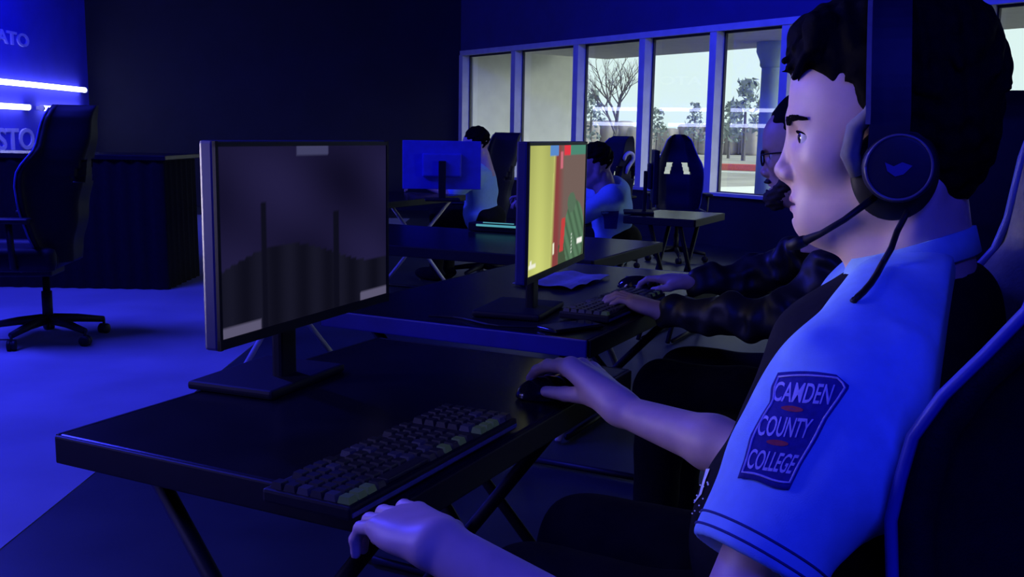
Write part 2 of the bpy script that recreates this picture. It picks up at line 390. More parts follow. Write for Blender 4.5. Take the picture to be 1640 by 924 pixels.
MB().lathe([(.20, 0), (.20, .1), (.17, .16), (.16, .25)], 24).build('base', M['column'], tt, True)
MB().lathe([(.14, H_-.32), (.165, H_-.29), (.165, H_-.24), (.18, H_-.2), (.215, H_-.12), (.215, H_-.003)], 24).build('capital', M['column'], tt, True)
tag(MB().box(at(1215, 262, 40)*np.array([1, 1, 0])+np.array([0, 0, .03]), (3.4, .5, .26), math.radians(-25), bev=.03).build('painted_curb', M['red']), 'low red painted curb beyond the parking area', 'curb')
MB_ = MB().box(at(1215, 262, 38.5)*np.array([1, 1, 0])+np.array([0, 0, -.13]), (3.4, .6, .05), math.radians(-25))
tag(MB_.build('road_line', M['white']), 'white painted line in front of the red curb', 'road line')
def tree(px, Y, h, seed, label):
    rnd = random.Random(seed); b = at(px, 217, Y); b[2] = -.15
    t = thing('bare_tree', label, 'tree', b); tr = MB(); br = MB()
    def grow(p, dv, L, r, lev, mb):
        q = p+dv*L*.5+Vector((rnd.uniform(-.04, .04), 0, 0))*L; e = p+dv*L
        mb.tube([p, q, e], [r, r*.8, r*.6], 5)
        if lev == 0: return
        for _ in range(4 if lev > 1 else 3):
            nd = (dv+Vector((rnd.uniform(-.85, .85), rnd.uniform(-.6, .6), rnd.uniform(-.15, .5)))).normalized()
            grow(p.lerp(e, rnd.uniform(.45, 1)), nd, L*rnd.uniform(.55, .8), r*.5, lev-1, br)
    grow(Vector((0, 0, 0)), Vector((.03, 0, 1)).normalized(), h*.42, h*.022, 4, tr)
    tr.build('trunk', M['bark'], t); br.build('branches', M['bark'], t)
tree(985, 42, 5.3, 3, 'bare leafless tree showing through the third window')
def bush(px, Y, wd, h, seed, label):
    rnd = random.Random(seed); b = at(px, 217, Y); b[2] = -.15
    t = thing('evergreen_tree', label, 'tree', b, 0, 'hazy evergreens far outside')
    mb = MB()
    for _ in range(150):
        f = rnd.random()**.8; r = wd*.5*(1-f*.75); a = rnd.uniform(0, 2*PI); q = Vector((math.cos(a)*r*rnd.random()**.5, math.sin(a)*r*.8, .25*h+f*h*.75)); s_ = wd*.09
        n = [Vector((rnd.uniform(-1, 1), rnd.uniform(-1, 1), rnd.uniform(-1, 1))).normalized()*s_*rnd.uniform(.6, 1.3) for _ in range(4)]
        mb.add([q+x for x in n], [(0, 1, 2), (0, 2, 3), (0, 3, 1), (1, 3, 2)])
    mb.build('crown', M['leaf'], t); MB().tube([(0, 0, 0), (0, 0, h*.7)], [h*.03, h*.015], 6).build('trunk', M['bark'], t)
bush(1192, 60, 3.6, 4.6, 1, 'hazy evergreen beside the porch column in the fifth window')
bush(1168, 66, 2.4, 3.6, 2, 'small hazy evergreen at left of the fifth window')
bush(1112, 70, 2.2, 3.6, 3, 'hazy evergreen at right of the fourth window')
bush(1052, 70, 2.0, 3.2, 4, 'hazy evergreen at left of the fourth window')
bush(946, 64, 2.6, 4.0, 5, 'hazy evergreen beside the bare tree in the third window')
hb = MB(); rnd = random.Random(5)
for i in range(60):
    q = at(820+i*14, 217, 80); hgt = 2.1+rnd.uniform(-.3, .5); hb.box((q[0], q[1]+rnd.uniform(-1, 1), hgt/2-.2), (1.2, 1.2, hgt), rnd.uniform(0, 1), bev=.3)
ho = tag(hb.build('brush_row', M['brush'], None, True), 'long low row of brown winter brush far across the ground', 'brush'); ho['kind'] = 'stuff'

# ------------------------------------------------------------------ left wall: tubes and letters
def led(y0, y1, z, label):
    t = thing('led_tube', label, 'light', (-6.5, (y0+y1)/2, z), 0, 'led tubes on the left wall')
    L = (y1-y0)/2
    MB().tube([(.07, -L+.03, 0), (.07, L-.03, 0)], .036, 12).build('tube', M['tube'], t, True)
    mb = MB().box((.018, 0, 0), (.036, 2*L, .05), bev=.005)
    for s_ in (-1, 1): mb.tube([(.07, s_*(L-.035), 0), (.07, s_*L, 0)], .042, 12); mb.box((.045, s_*(L-.02), 0), (.05, .03, .03))
    mb.build('housing', M['white_metal'], t)
led(9.3, 15.2, 1.735, 'long upper glowing LED tube on the blue left wall')
led(9.3, 13.42, 1.435, 'lower glowing LED tube on the blue left wall at the photo edge')
led(13.75, 15.2, 1.435, 'short lower LED tube deeper along the left wall')
def text_geo(body, extrude=0.02, shear=0.0, bold=0.0):
    c = bpy.data.curves.new('lettering', 'FONT'); c.body = body; c.size = 1.0; c.extrude = extrude; c.shear = shear; c.offset = bold; c.resolution_u = 4
    o = bpy.data.objects.new('lettering', c); COL.objects.link(o); dg = bpy.context.evaluated_depsgraph_get(); dg.update()
    me = o.evaluated_get(dg).to_mesh(); V = np.array([v.co[:] for v in me.vertices]); F = [tuple(p.vertices) for p in me.polygons]
    o.evaluated_get(dg).to_mesh_clear(); COL.objects.unlink(o); bpy.data.objects.remove(o); bpy.data.curves.remove(c)
    return V, F
def wall_sign(body, y0, y1, z0, z1, label, outline=False):
    V, F = text_geo(body, .03, 0, .02)
    lo, hi = V.min(0), V.max(0); q = (V-lo)/(hi-lo)
    P = np.stack([-6.5+.004+q[:, 2]*.02, y0+(y1-y0)*q[:, 0], z0+(z1-z0)*q[:, 1]], 1)
    o = MB().add(P, F).build('wall_lettering', M['letters']); return tag(o, label, 'sign')
def ylw(px):  # depth of a photo column on the left wall
    return -6.5/ray(px, 100)[0]
def zlw(px, py): return at(px, py, ylw(px))[2]
wall_sign('ATO', ylw(-6), ylw(46), zlw(20, 72), zlw(20, 50), 'pale block letters high above the glowing tubes on the blue wall')
wall_sign('STO', ylw(-14), ylw(46), zlw(20, 240), zlw(20, 205), 'pale block letters below the glowing tubes on the blue wall')

# ------------------------------------------------------------------ furniture prototypes (local x = width, y = forward of the sitter, z up)
AV = np.array([0.45, 0.893, 0]); BV = np.array([-0.893, 0.45, 0]); RROW = math.atan2(AV[1], AV[0])
def interp(tab, z): return float(np.interp(z, [t[0] for t in tab], [t[1] for t in tab]))
W_T = [(.46, .205), (.6, .235), (.8, .25), (.94, .25), (1.02, .232), (1.1, .19), (1.18, .155), (1.25, .13), (1.29, .095), (1.315, .05)]
W_W = [(.46, .205), (.6, .235), (.8, .25), (.94, .25), (1.10, .25), (1.2, .245), (1.26, .22), (1.29, .17), (1.315, .10)]
E_T = [(.46, -.05), (.6, .0), (.75, .04), (.88, .052), (.95, .042), (1.0, .015), (1.04, -.018), (1.08, -.045), (1.2, -.06), (1.32, -.10)]
def C_T(z): return -.115-.17*(z-.7)
def make_chair(label, group, body, wing, pip, W_T):
    t = thing('gaming_chair', label, 'chair', (0, 0, 0), 0, group)
    nx, nz = 60, 90; zs = np.linspace(.46, 1.315, nz+1); us = np.linspace(-1, 1, nx+1)
    fr = np.zeros((nz+1, nx+1, 3)); bk = np.zeros_like(fr); keep = np.ones((nz, nx), bool)
    for j, z in enumerate(zs):
        wv, ye, yc = interp(W_T, z), interp(E_T, z), C_T(z)
        for i, u in enumerate(us):
            s_ = min(max((abs(u)-.42)/.58, 0), 1); s_ = s_*s_*(3-2*s_)
            puff = .012*math.cos(u*1.4)*math.sin((z-.46)*14)**2
            yf = yc+(ye-yc)*s_+puff*(1-s_); th = .075*(1-s_)+.03
            fr[j, i] = (u*wv, yf, z); bk[j, i] = (u*wv*.985, yf-th, z)
    for j in range(nz):
        for i in range(nx):
            z = (zs[j]+zs[j+1])/2; x = abs((us[i]+us[i+1])/2)*interp(W_T, z)
            if .895 < z < 1.025 and abs(x-(.092-(z-.96)*.25)) < .036: keep[j, i] = False
    mb = MB(); N = (nz+1)*(nx+1); vs = list(fr.reshape(-1, 3))+list(bk.reshape(-1, 3)); fs = []; mi = []
    I = lambda j, i: j*(nx+1)+i
    for j in range(nz):
        for i in range(nx):
            if not keep[j, i]: continue
            um = abs((us[i]+us[i+1])/2); k = 1 if um > .55 else 0
            q = [I(j, i), I(j, i+1), I(j+1, i+1), I(j+1, i)]
            fs.append(tuple(q)); mi.append(k); fs.append(tuple(a+N for a in reversed(q))); mi.append(0)
            for (dj, di), (a, b) in (((-1, 0), (0, 1)), ((0, 1), (1, 2)), ((1, 0), (2, 3)), ((0, -1), (3, 0))):
                jj, ii = j+dj, i+di
                if not (0 <= jj < nz and 0 <= ii < nx) or not keep[jj, ii]:
                    fs.append((q[a], q[b], q[b]+N, q[a]+N)); mi.append(0)
    mb.v = [tuple(v) for v in vs]; mb.f = fs; mb.m = mi
    mb.build('backrest', [body, wing], t, True)
    for s_ in (-1, 1):
        pts = [(s_*(interp(W_T, z)+.001), interp(E_T, z)+.002, z) for z in zs[::4]]
        MB().tube(pts, .0055, 6).build('piping', pip, t, True)
    # seat
    mb = MB().box((0, .13, .475), (.40, .5, .11), bev=.04); mb.build('seat', body, t, True)
    for s_ in (-1, 1):
        MB().box((s_*.225, .12, .485), (.09, .5, .13), bev=.04).build('seat_bolster', wing, t, True)
        mb = MB().box((s_*.29, .1, .70), (.085, .26, .03), bev=.012)
        mb.build('armrest', M['plastic'], t, True)
        MB().tube([(s_*.20, .06, .43), (s_*.29, .07, .45), (s_*.295, .08, .69)], .018, 8).build('arm_post', M['plastic'], t, True)
    MB().box((0, .08, .40), (.24, .3, .045), bev=.01).build('seat_plate', M['plastic'], t)
    MB().lathe([(.028, .10), (.028, .28), (.02, .28), (.02, .40)], 14).build('gas_column', M['plastic'], t, True)
    for k in range(5):
        a = 2*PI*k/5+.3; c, s_ = math.cos(a), math.sin(a)
        lg = MB().tube([(c*.03, s_*.03, .12), (c*.16, s_*.16, .11), (c*.31, s_*.31, .085)], [.03, .024, .018], 8).build('base_leg', M['plastic'], t, True)
        R = Matrix.Translation((c*.31, s_*.31, .03)) @ Matrix.Rotation(a+.5, 4, 'Z') @ Matrix.Rotation(PI/2, 4, 'X')
        MB().lathe([(.012, -.026), (.03, -.022), (.03, -.004), (.02, 0), (.03, .004), (.03, .022), (.012, .026)], 14, R).tube([(c*.31, s_*.31, .03), (c*.31, s_*.31, .09)], .008, 6).build('caster', M['plastic'], lg, True)
    return t
def put(o, x, y, rz): o.location = (x, y, 0); o.rotation_euler.z = rz; return o
chair_a = make_chair('black gaming chair with charcoal wings and blue piping behind the headset player', 'gaming chairs', M['leather'], M['grey_leather'], M['piping'], W_W)
put(chair_a, .475, 1.028, RROW+.07)
chair_b = make_chair('black gaming chair under the player in the puffer jacket', 'gaming chairs', M['leather'], M['leather'], M['piping'], W_T)
put(chair_b, .93, 2.40, RROW)
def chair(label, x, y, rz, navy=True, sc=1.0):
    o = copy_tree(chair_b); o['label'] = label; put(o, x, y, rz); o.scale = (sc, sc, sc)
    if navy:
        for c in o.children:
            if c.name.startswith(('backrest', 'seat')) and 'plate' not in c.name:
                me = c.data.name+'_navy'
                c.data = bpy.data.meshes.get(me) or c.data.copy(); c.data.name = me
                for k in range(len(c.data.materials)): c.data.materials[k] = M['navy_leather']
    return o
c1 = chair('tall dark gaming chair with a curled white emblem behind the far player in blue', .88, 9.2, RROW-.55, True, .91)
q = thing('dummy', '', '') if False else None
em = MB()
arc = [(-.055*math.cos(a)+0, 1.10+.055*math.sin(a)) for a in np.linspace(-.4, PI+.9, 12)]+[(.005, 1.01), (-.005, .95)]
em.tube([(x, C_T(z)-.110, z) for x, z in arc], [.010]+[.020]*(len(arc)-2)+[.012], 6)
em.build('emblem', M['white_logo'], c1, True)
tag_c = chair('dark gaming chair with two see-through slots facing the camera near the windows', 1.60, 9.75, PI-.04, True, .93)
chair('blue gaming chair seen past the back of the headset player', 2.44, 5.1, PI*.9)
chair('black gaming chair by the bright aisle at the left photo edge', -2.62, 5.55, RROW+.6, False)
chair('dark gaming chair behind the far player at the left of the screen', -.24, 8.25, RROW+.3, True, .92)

def make_table(label, L, D, loc, rz, endmat, legmat, name='folding_table'):
    t = thing(name, label, 'table', loc, rz)
    MB().box((0, 0, .7175), (L, D, .041), bev=.004).build('tabletop', M['top'], t)
    for s_ in (-1, 1):
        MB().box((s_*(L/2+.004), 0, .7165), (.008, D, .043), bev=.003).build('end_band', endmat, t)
        MB().box((0, s_*(D/2+.004), .7165), (L, .008, .043), bev=.003).build('front_band', M['plastic'], t)
    for s_ in (-1, 1):
        for q_ in (-1, 1):
            lg = MB().tube([(s_*(L/2-.12)+q_*.016, -q_*D*.40, .697), (s_*(L/2-.12)+q_*.016, q_*D*.46, .012)], .014, 8).build('leg', legmat, t, True)
        MB().tube([(s_*(L/2-.12), -D*.40, .016), (s_*(L/2-.12), D*.40, .016)], .012, 8).build('foot_bar', M['plastic'], t, True)
    return t
C1 = np.array([.235, 1.95, 0]); T1 = C1-.425*AV+.30*BV
make_table('near black table carrying the headset player\'s keyboard and mouse', .85, .60, T1, RROW, M['plastic'], M['plastic'])
C2 = np.array([.175, 2.235, 0]); T2 = C2+.625*AV+.375*BV
make_table('black table with blue-lit end carrying the lit monitor, before the puffer jacket player', 1.25, .75, T2, RROW, M['edge'], M['plastic'])
T3 = np.array([-.37, 4.48, 0])
make_table('dark table with the teal glowing keyboard in front of the far players', 1.9, .8, T3, math.atan2(-.45, .89), M['plastic'], M['white_metal'])
make_table('dark table behind the teal keyboard, under the monitor with blue-lit back', 1.2, .7, (-.95, 7.2, 0), RROW, M['plastic'], M['white_metal'])
make_table('small dark table with crossed legs in front of the slotted gaming chair', .42, .62, (.975, 6.0, 0), math.atan2(-.45, .89), M['plastic'], M['plastic'])
sk = thing('skirted_table', 'black skirted table standing across the bright aisle at the left edge', 'table', (-3.5, 7.75, 0), 0)
MB().box((0, 0, .98), (1.9, .8, .035), bev=.006).build('tabletop', M['top'], sk)
pts = []; n_ = 120
mb = MB(); per = [(-.93, -.38), (.93, -.38), (.93, .38), (-.93, .38)]; loop = []
for i in range(4):
    a, b = np.array(per[i]), np.array(per[(i+1) % 4]); nn = int(np.linalg.norm(b-a)/.03)
    nv = np.array([(b-a)[1], -(b-a)[0]])/np.linalg.norm(b-a)
    for k in range(nn): loop.append(a+(b-a)*k/nn+nv*(.012*math.sin(k*1.6)))
nl = len(loop)
mb.add([(x, y, .005) for x, y in loop]+[(x*.99, y*.99, .962) for x, y in loop], [(i, (i+1) % nl, (i+1) % nl+nl, i+nl) for i in range(nl)])
mb.build('skirt', M['black_cloth'], sk, True)

# ------------------------------------------------------------------ monitors
def paint_screen2(u, v):                                   # u right, v up; the first-person game on the lit monitor
    yel = np.array([.56, .60, .17]); red = np.array([.24, .05, .05]); grey = np.array([.17, .115, .10]); grn = np.array([.075, .15, .085])
    c = yel*(1-.25*v)*(.9+.2*math.sin(u*9)**2)
    if u > .40-.04*(1-v):
        k = min((u-.40+.04*(1-v))/.05, 1); c = yel*(1-k)+red*k
    if u > .47+.02*(1-v):
        k = min((u-.47)/.12, 1); c = red*(1-k)+grey*k
    if v < .16 and u > .5: c = np.array([.06, .09, .05])
    g = ((u-.80)/.20)**2+((v-.22)/.30)**2
    if g < 1 and u > .55: c = grn*(.7+.7*abs(math.sin(u*31+v*17)))
    if ((u-.74)/.08)**2+((v-.50)/.09)**2 < 1: c = np.array([.09, .16, .10])
    if abs(u-.57-.12*(v-.2)) < .035 and .10 < v < .38: c = np.array([.55, .05, .05])
    if v > .92:
        if .33 < u < .48: c = np.array([.10, .25, .60])
        elif .58 < u < .70: c = np.array([.75, .04, .06])
        elif u >= .70: c = np.array([.07, .24, .17])
    if .80 < v < .95 and .51 < u < .56: c = np.array([.6, .15, .2])
    if .05 < v < .08 and .02 < u < .13: c = np.array([.85, .85, .7])
    if .05 < v < .11 and .04 < u < .07: c = np.array([.85, .85, .7])
    if .12 < v < .17 and .86 < u < .97: c = np.array([.9, .9, .85])
    if .10 < v < .2 and .40 < u < .43: c = np.array([.8, .8, .6])
    if abs(u-.75) < .012 and .05 < v < .22 and int(v*60) % 2: c = np.array([.6, .7, .6])
    return c
def paint_screen1(u, v):                                   # dark map on the near player's screen
    c = np.array([.010, .008, .035])*(1+.5*math.sin(u*8+v*3)*math.sin(v*6))
    if v < .35+.1*math.sin(u*5): c = np.array([.006, .006, .014])*(1+math.sin(u*40)*.3)
    if .62 < u < .66 and v < .6 or .2 < u < .23 and v < .7: c = np.array([.004, .004, .010])
    if v < .05 and (u < .2 or u > .8): c = np.array([.10, .09, .16])
    if v > .94 and .4 < u < .6: c = np.array([.05, .05, .12])
    return c
def make_monitor(label, loc, rz, paint, wd=.54, ht=.315, zc=1.02, backm=None, group='gaming monitors'):
    t = thing('monitor', label, 'monitor', loc, rz, group)
    backm = backm or M['blueplastic']
    zb = zc-.74-0.0
    MB().box((0, .014, zb), (wd, .026, ht+.012), bev=.005).build('housing', backm, t)
    MB().box((0, .04, zb), (wd*.5, .03, ht*.5), bev=.012).build('back_shell', backm, t)
    e = MB(); b = .007
    for s_ in (-1, 1): e.box((s_*(wd/2-b/2), -.001, zb), (b, .006, ht+.01))
    e.box((0, -.001, zb+ht/2), (wd, .006, b)); e.box((0, -.001, zb-ht/2+.004), (wd, .007, .016)); e.build('bezel', M['plastic'], t)
    if paint:
        nx, ny = 110, 64; x0, x1 = -wd/2+b, wd/2-b; z0, z1 = zb-ht/2+.012, zb+ht/2-.003
        vs = [(x0+(x1-x0)*i/nx, -.0012, z0+(z1-z0)*j/ny) for j in range(ny+1) for i in range(nx+1)]
        fs = [(j*(nx+1)+i, j*(nx+1)+i+1, (j+1)*(nx+1)+i+1, (j+1)*(nx+1)+i) for j in range(ny) for i in range(nx)]
        me = bpy.data.meshes.new('screen'); me.from_pydata(vs, [], fs); me.materials.append(M['screen'])
        at_ = me.color_attributes.new('screen', 'FLOAT_COLOR', 'POINT')
        cols = np.ones(((nx+1)*(ny+1), 4), np.float32)
        for j in range(ny+1):
            for i in range(nx+1): cols[j*(nx+1)+i, :3] = paint(i/nx, j/ny)
        at_.data.foreach_set('color', cols.ravel())
        o = bpy.data.objects.new('screen', me); COL.objects.link(o); o.parent = t
    MB().box((0, .066, zb/2+.02), (.05, .022, zb+.02), bev=.006).build('stand_neck', M['plastic'], t)
    MB().box((0, .10, .008), (.24, .18, .016), bev=.006).build('stand_base', M['plastic'], t)
    return t
TZ = .739
make_monitor('lit monitor showing a yellow and green shooter game beside the puffer jacket player', (.115, 2.555, TZ), math.atan2(.95, .31), paint_screen2, .545, .32, 1.018)
make_monitor('dim violet monitor facing the headset player', (-.356, 1.775, TZ), math.atan2(.93, .37), paint_screen1, .54, .315, 1.02)
make_monitor('monitor with blue-lit back at the left in front of the far player', (-.50, 6.95, TZ), PI+.12, None, .54, .32, .98, mat('monitor_shell_blue_light_tint', (.05, .06, .5), .5, noise=.1))  # blue light on the monitor back put into its shell colour
make_monitor('dark monitor seen nearly edge-on between the two far empty chairs', (.855, 6.02, TZ), PI/2-.10, None, .46, .30, .965, M['navy_leather'])

# ------------------------------------------------------------------ keyboards and mice
def make_keyboard(label, loc, rz, glow):
    t = thing('keyboard', label, 'keyboard', loc, rz, 'mechanical keyboards')
    MB().box((0, 0, .011), (.44, .135, .018), bev=.004).build('case', M['plastic'], t)
    MB().box((0, -.067, .009), (.434, .004, .006), bev=.001).build('front_trim', M['pad'], t)
    rnd = random.Random(3); base = None; ms = {}
    for r in range(6):
        for c in range(21):
            if c in (15,) or (r == 0 and c in (1, 6, 11)) or (r == 5 and 4 <= c <= 8): continue
            wide = 1
            x = -.205+c*.0205; y = -.052+(5-r)*.0205
            kind = 'keyglow' if (r == 5 and rnd.random() < glow) else ('keyglow2' if rnd.random() < .12 else 'keycap')
            if kind not in ms:
                mb = MB(); q_ = [(-.0088, -.0088, 0), (.0088, -.0088, 0), (.0088, .0088, 0), (-.0088, .0088, 0), (-.0068, -.0062, .008), (.0068, -.0062, .008), (.0068, .0072, .008), (-.0068, .0072, .008)]
                mb.add(q_, [(3, 2, 1, 0), (4, 5, 6, 7), (0, 1, 5, 4), (1, 2, 6, 5), (2, 3, 7, 6), (3, 0, 4, 7)])
                o = mb.build('key', M[kind], t); ms[kind] = o
            else:
                o = ms[kind].copy(); COL.objects.link(o)
            o.parent = t; o.location = (x, y, .020)
    MB().box((-.205+6*.0205, -.052, .0235), (.098, .0176, .007), bev=.002).build('space_bar', M['keycap'], t)
    return t
def atb(C_, a, b, z=TZ): p = C_+AV*a+BV*b; return (p[0], p[1], z)
k1 = np.array([.034, 1.51, 0])-.22*AV+.0675*BV+.025*BV
make_keyboard('near keyboard with green lit edge keys under the headset player\'s left hand', (k1[0], k1[1], TZ), RROW, .55)
make_keyboard('keyboard under the puffer jacket player\'s left hand', atb(C2, .42, .095), RROW, .4)
tk = thing('keyboard', 'distant keyboard with a teal glowing front bar on the far table', 'keyboard', tuple(at(797, 349, 4.70)*np.array([1, 1, 0])+np.array([0, 0, TZ])), math.atan2(-.40, .89), 'mechanical keyboards')
MB().box((0, .03, .021), (.30, .08, .040), bev=.004).build('case', M['plastic'], tk)
MB().box((0, -.014, .031), (.21, .008, .010), bev=.002).build('light_bar', M['teal'], tk)
MB().box((0.01, -.012, .0445), (.16, .006, .004), bev=.001).build('light_bar', M['teal'], tk)
def make_mouse(label, loc, rz, s=1.0):
    t = thing('computer_mouse', label, 'mouse', loc, rz, 'computer mice')
    V = Vol((-.045, -.075, -.01), (.045, .075, .05), .0028)
    V.ell((0, -.008, .004), (.032, .060, .036), 0); V.ell((0, .02, .004), (.030, .042, .028), .02); V.plane((0, 0, .0012), (0, 0, -1), .003)
    v, f = V.mesh(); npmesh('shell', v*s, f, M['gloss'], t)
    MB().box((0, .03, .0325), (.007, .02, .008), bev=.003).build('scroll_wheel', M['pad'], t)
    return t
MOUSE1 = np.array([.073, 1.715])
make_mouse('glossy black mouse gripped by the headset player\'s right hand', (MOUSE1[0], MOUSE1[1], TZ), RROW-.12+.08+PI/2*0+.55)
make_mouse('dark mouse under the puffer jacket player\'s right hand', (.385, 3.02, TZ), RROW+.3)
dv = thing('phone', 'small glossy black phone lying below the lit monitor', 'phone', atb(C2, .095, .085), RROW+1.1)
MB().box((0, 0, .0055), (.075, .15, .009), bev=.004).build('body', M['gloss'], dv, True)
MB().box((.0, .0, .0104), (.068, .142, .001)).build('glass', M['gloss'], dv)
ps = thing('reflection_sheet', 'creased pale sheet standing in for the screen reflection on the table by the lit monitor', 'reflection', tuple(at(892, 447, 3.16)*np.array([1, 1, 0])+np.array([0, 0, TZ])), RROW)  # added sheet in place of the screen's reflection on the tabletop
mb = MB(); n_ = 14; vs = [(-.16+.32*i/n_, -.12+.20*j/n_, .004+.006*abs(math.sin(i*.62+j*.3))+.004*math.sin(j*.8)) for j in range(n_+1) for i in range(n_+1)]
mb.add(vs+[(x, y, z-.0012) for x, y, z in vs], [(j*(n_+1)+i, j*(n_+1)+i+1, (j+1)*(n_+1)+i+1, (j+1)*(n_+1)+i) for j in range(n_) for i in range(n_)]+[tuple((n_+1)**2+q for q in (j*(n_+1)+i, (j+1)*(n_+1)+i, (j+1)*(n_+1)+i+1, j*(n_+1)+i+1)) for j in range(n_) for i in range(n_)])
mb.build('sheet', mat('pale_reflection_grey', (.42, .43, .46), .7, noise=.1), ps)
cb = MB(); cpts = [atb(C2, .04+.02*math.sin(i*.7), .45-.03*i, TZ+.004) for i in range(11)]
tag(MB().tube(cpts, .003, 6).build('cable', M['plastic']), 'thin black cable trailing over the table under the lit monitor', 'cable')

# ------------------------------------------------------------------ heads
HL = dict(x=(-.135, .15), y=(-.105, .105), z=(-.27, .165))
def head_sdf(h, beard=False):
    V = Vol((HL['x'][0], HL['y'][0], HL['z'][0]), (HL['x'][1], HL['y'][1], HL['z'][1]), h)
    V.ell((-.004, 0, .028), (.098, .077, .090), 0)
    V.ell((.042, 0, .012), (.073, .064, .066), .06)
    V.ell((.042, 0, -.055), (.060, .055, .076), .04)
    for s in (-1, 1):
        V.cone((.0, s*.054, -.078), (.074, s*.017, -.120), .018, .016, .03)
        V.cone((-.012, s*.060, -.02), (.0, s*.055, -.078), .015, .016, .03)
        V.ell((.066, s*.040, -.045), (.024, .020, .018), .03)
        V.cone((.1045, s*.012, -.002), (.090, s*.044, .0005), .0085, .009, .015)
    V.ell((.083, 0, -.121), (.0155, .018, .0175), .02)
    V.ell((.080, 0, -.094), (.0235, .030, .028), .02)
    V.cone((-.030, 0, -.09), (-.058, 0, -.27), .055, .062, .03)
    V.cone((.012, 0, -.125), (.052, 0, -.132), .028, .020, .03)
    V.cone((.004, 0, -.16), (-.01, 0, -.27), .034, .042, .03)
    for s in (-1, 1):
        V.cone((-.045, s*.052, -.07), (.005, s*.018, -.25), .013, .013, .02)   # neck muscle
        V.ell((.114, s*.037, -.0215), (.0215, .0205, .0128), .012, sub=True)
    # nose
    V.cone((.1045, 0, -.012), (.1165, 0, -.056), .0066, .0080, .012)
    V.ell((.1180, 0, -.0620), (.0095, .0095, .0085), .008)
    for s in (-1, 1):
        V.ell((.1090, s*.0125, -.0655), (.0100, .0068, .0075), .007)
        V.ell((.1150, s*.0062, -.0735), (.0055, .0030, .0040), .003, sub=True)
    V.cone((.1160, 0, -.0700), (.1045, 0, -.0775), .0045, .0050, .006)
    # lips
    V.ell((.0985, 0, -.0945), (.0090, .0210, .0056), .006)
    V.ell((.0965, 0, -.1065), (.0085, .0180, .0060), .006)
    V.ell((.1075, 0, -.1005), (.0130, .0250, .0018), .004, sub=True)
    V.ell((.103, 0, -.1135), (.0045, .014, .0028), .006, sub=True)
    for s in (-1, 1):
        V.ell((.0874, s*.034, -.0225), (.0142, .0145, .0130), .005)
        V.ell((.1000, s*.0430, -.0232), (.0165, .0190, .0064), .002, sub=True)
        V.ell((-.006, s*.077, -.033), (.018, .009, .031), .008)
    return V.mesh()
def eye_mesh(parent, name, c, gaze, M4, off):
    mb = MB(); n, m_ = 20, 14; g = Vector(gaze).normalized(); q = Vector((0, 0, 1)).rotation_difference(g)
    vs = []; fs = []; mi = []
    for j in range(m_+1):
        th = PI*j/m_
        for k in range(n): vs.append(Vector(c)+q @ Vector((math.sin(th)*math.cos(2*PI*k/n), math.sin(th)*math.sin(2*PI*k/n), math.cos(th)))*.0122)
    for j in range(m_):
        for k in range(n): fs.append((j*n+k, j*n+(k+1) % n, (j+1)*n+(k+1) % n, (j+1)*n+k)); mi.append(1 if j < 3 else 0)
    vs = [np.array(M4 @ v)-np.array(off) for v in vs]
    mb.v = [tuple(v) for v in vs]; mb.f = fs; mb.m = mi
    return mb.build(name, [M['eye'], M['iris']], parent, True)
def hair_mesh(seed, tufts=170, short=False):
    rnd = random.Random(seed)
    V = Vol((-.15, -.125, -.15), (.155, .125, .19), .0026 if not short else .004)
    V.ell((-.002, 0, .040), (.104, .088, .100), 0)
    if not short:
        V.ell((.045, 0, .082), (.078, .070, .050), .03); V.ell((-.022, 0, .085), (.078, .076, .060), .03)
        V.ell((-.045, 0, -.01), (.066, .080, .095), .03)
    hx = [-.16, -.06, -.035, .0, .022, .036, .058, .070, .082, .16]; hz = [-.110, -.105, -.075, -.05, -.03, -.012, .004, .035, .050, .058]
    V.field(lambda X, Y, Z: (Z-np.interp(X, hx, hz).astype(np.float32)-.012*np.sin(Y*90))*.75, .006, True)
    for i in range(tufts):            # loose locks
        if i % 3 == 0:
            y = rnd.uniform(-.06, .06); a = (rnd.uniform(.06, .09), y, rnd.uniform(.075, .105)); b = (rnd.uniform(.108, .126)-abs(y)*.3, y+rnd.uniform(-.02, .02), rnd.uniform(.040, .080))
        else:
            th = rnd.uniform(0, 2*PI); ph = rnd.uniform(-.3, 1.3); u = np.array([math.cos(th)*math.cos(ph), math.sin(th)*math.cos(ph), math.sin(ph)])
            if u[0] > .5 and u[2] < .5: continue
            p = np.array([-.002, 0, .045])+u*np.array([.102, .082, .100]); tn = np.cross(u, [rnd.uniform(-1, 1) for _ in range(3)])
            a = p-tn*.012; b = p+tn*.02+u*.010+np.array([0, 0, -.008])
            if b[0] > .03 and b[2] < .03: continue
        V.cone(a, b, .010, .0025, .006)
    V.noise(.0022 if not short else .0035, 260 if not short else 150, seed)
    return V.mesh()
def head_frame(O, F):
    F = Vector((F[0], F[1], F[2] if len(F) > 2 else 0)).normalized(); L = Vector((0, 0, 1)).cross(F).normalized(); U = F.cross(L)
    return Matrix(((F.x, L.x, U.x, O[0]), (F.y, L.y, U.y, O[1]), (F.z, L.z, U.z, O[2]), (0, 0, 0, 1)))
def xf(M4, V): A = np.array(M4); return np.asarray(V)@A[:3, :3].T+A[:3, 3]
def lip_index(v, f):
    c = v[f].mean(1); up = ((c[:, 1]/.0205)**2+((c[:, 2]+.0948)/.0058)**2 < 1) & (c[:, 0] > .095); lo = ((c[:, 1]/.0175)**2+((c[:, 2]+.1062)/.0056)**2 < 1) & (c[:, 0] > .093)
    return (up | lo).astype(np.int32)

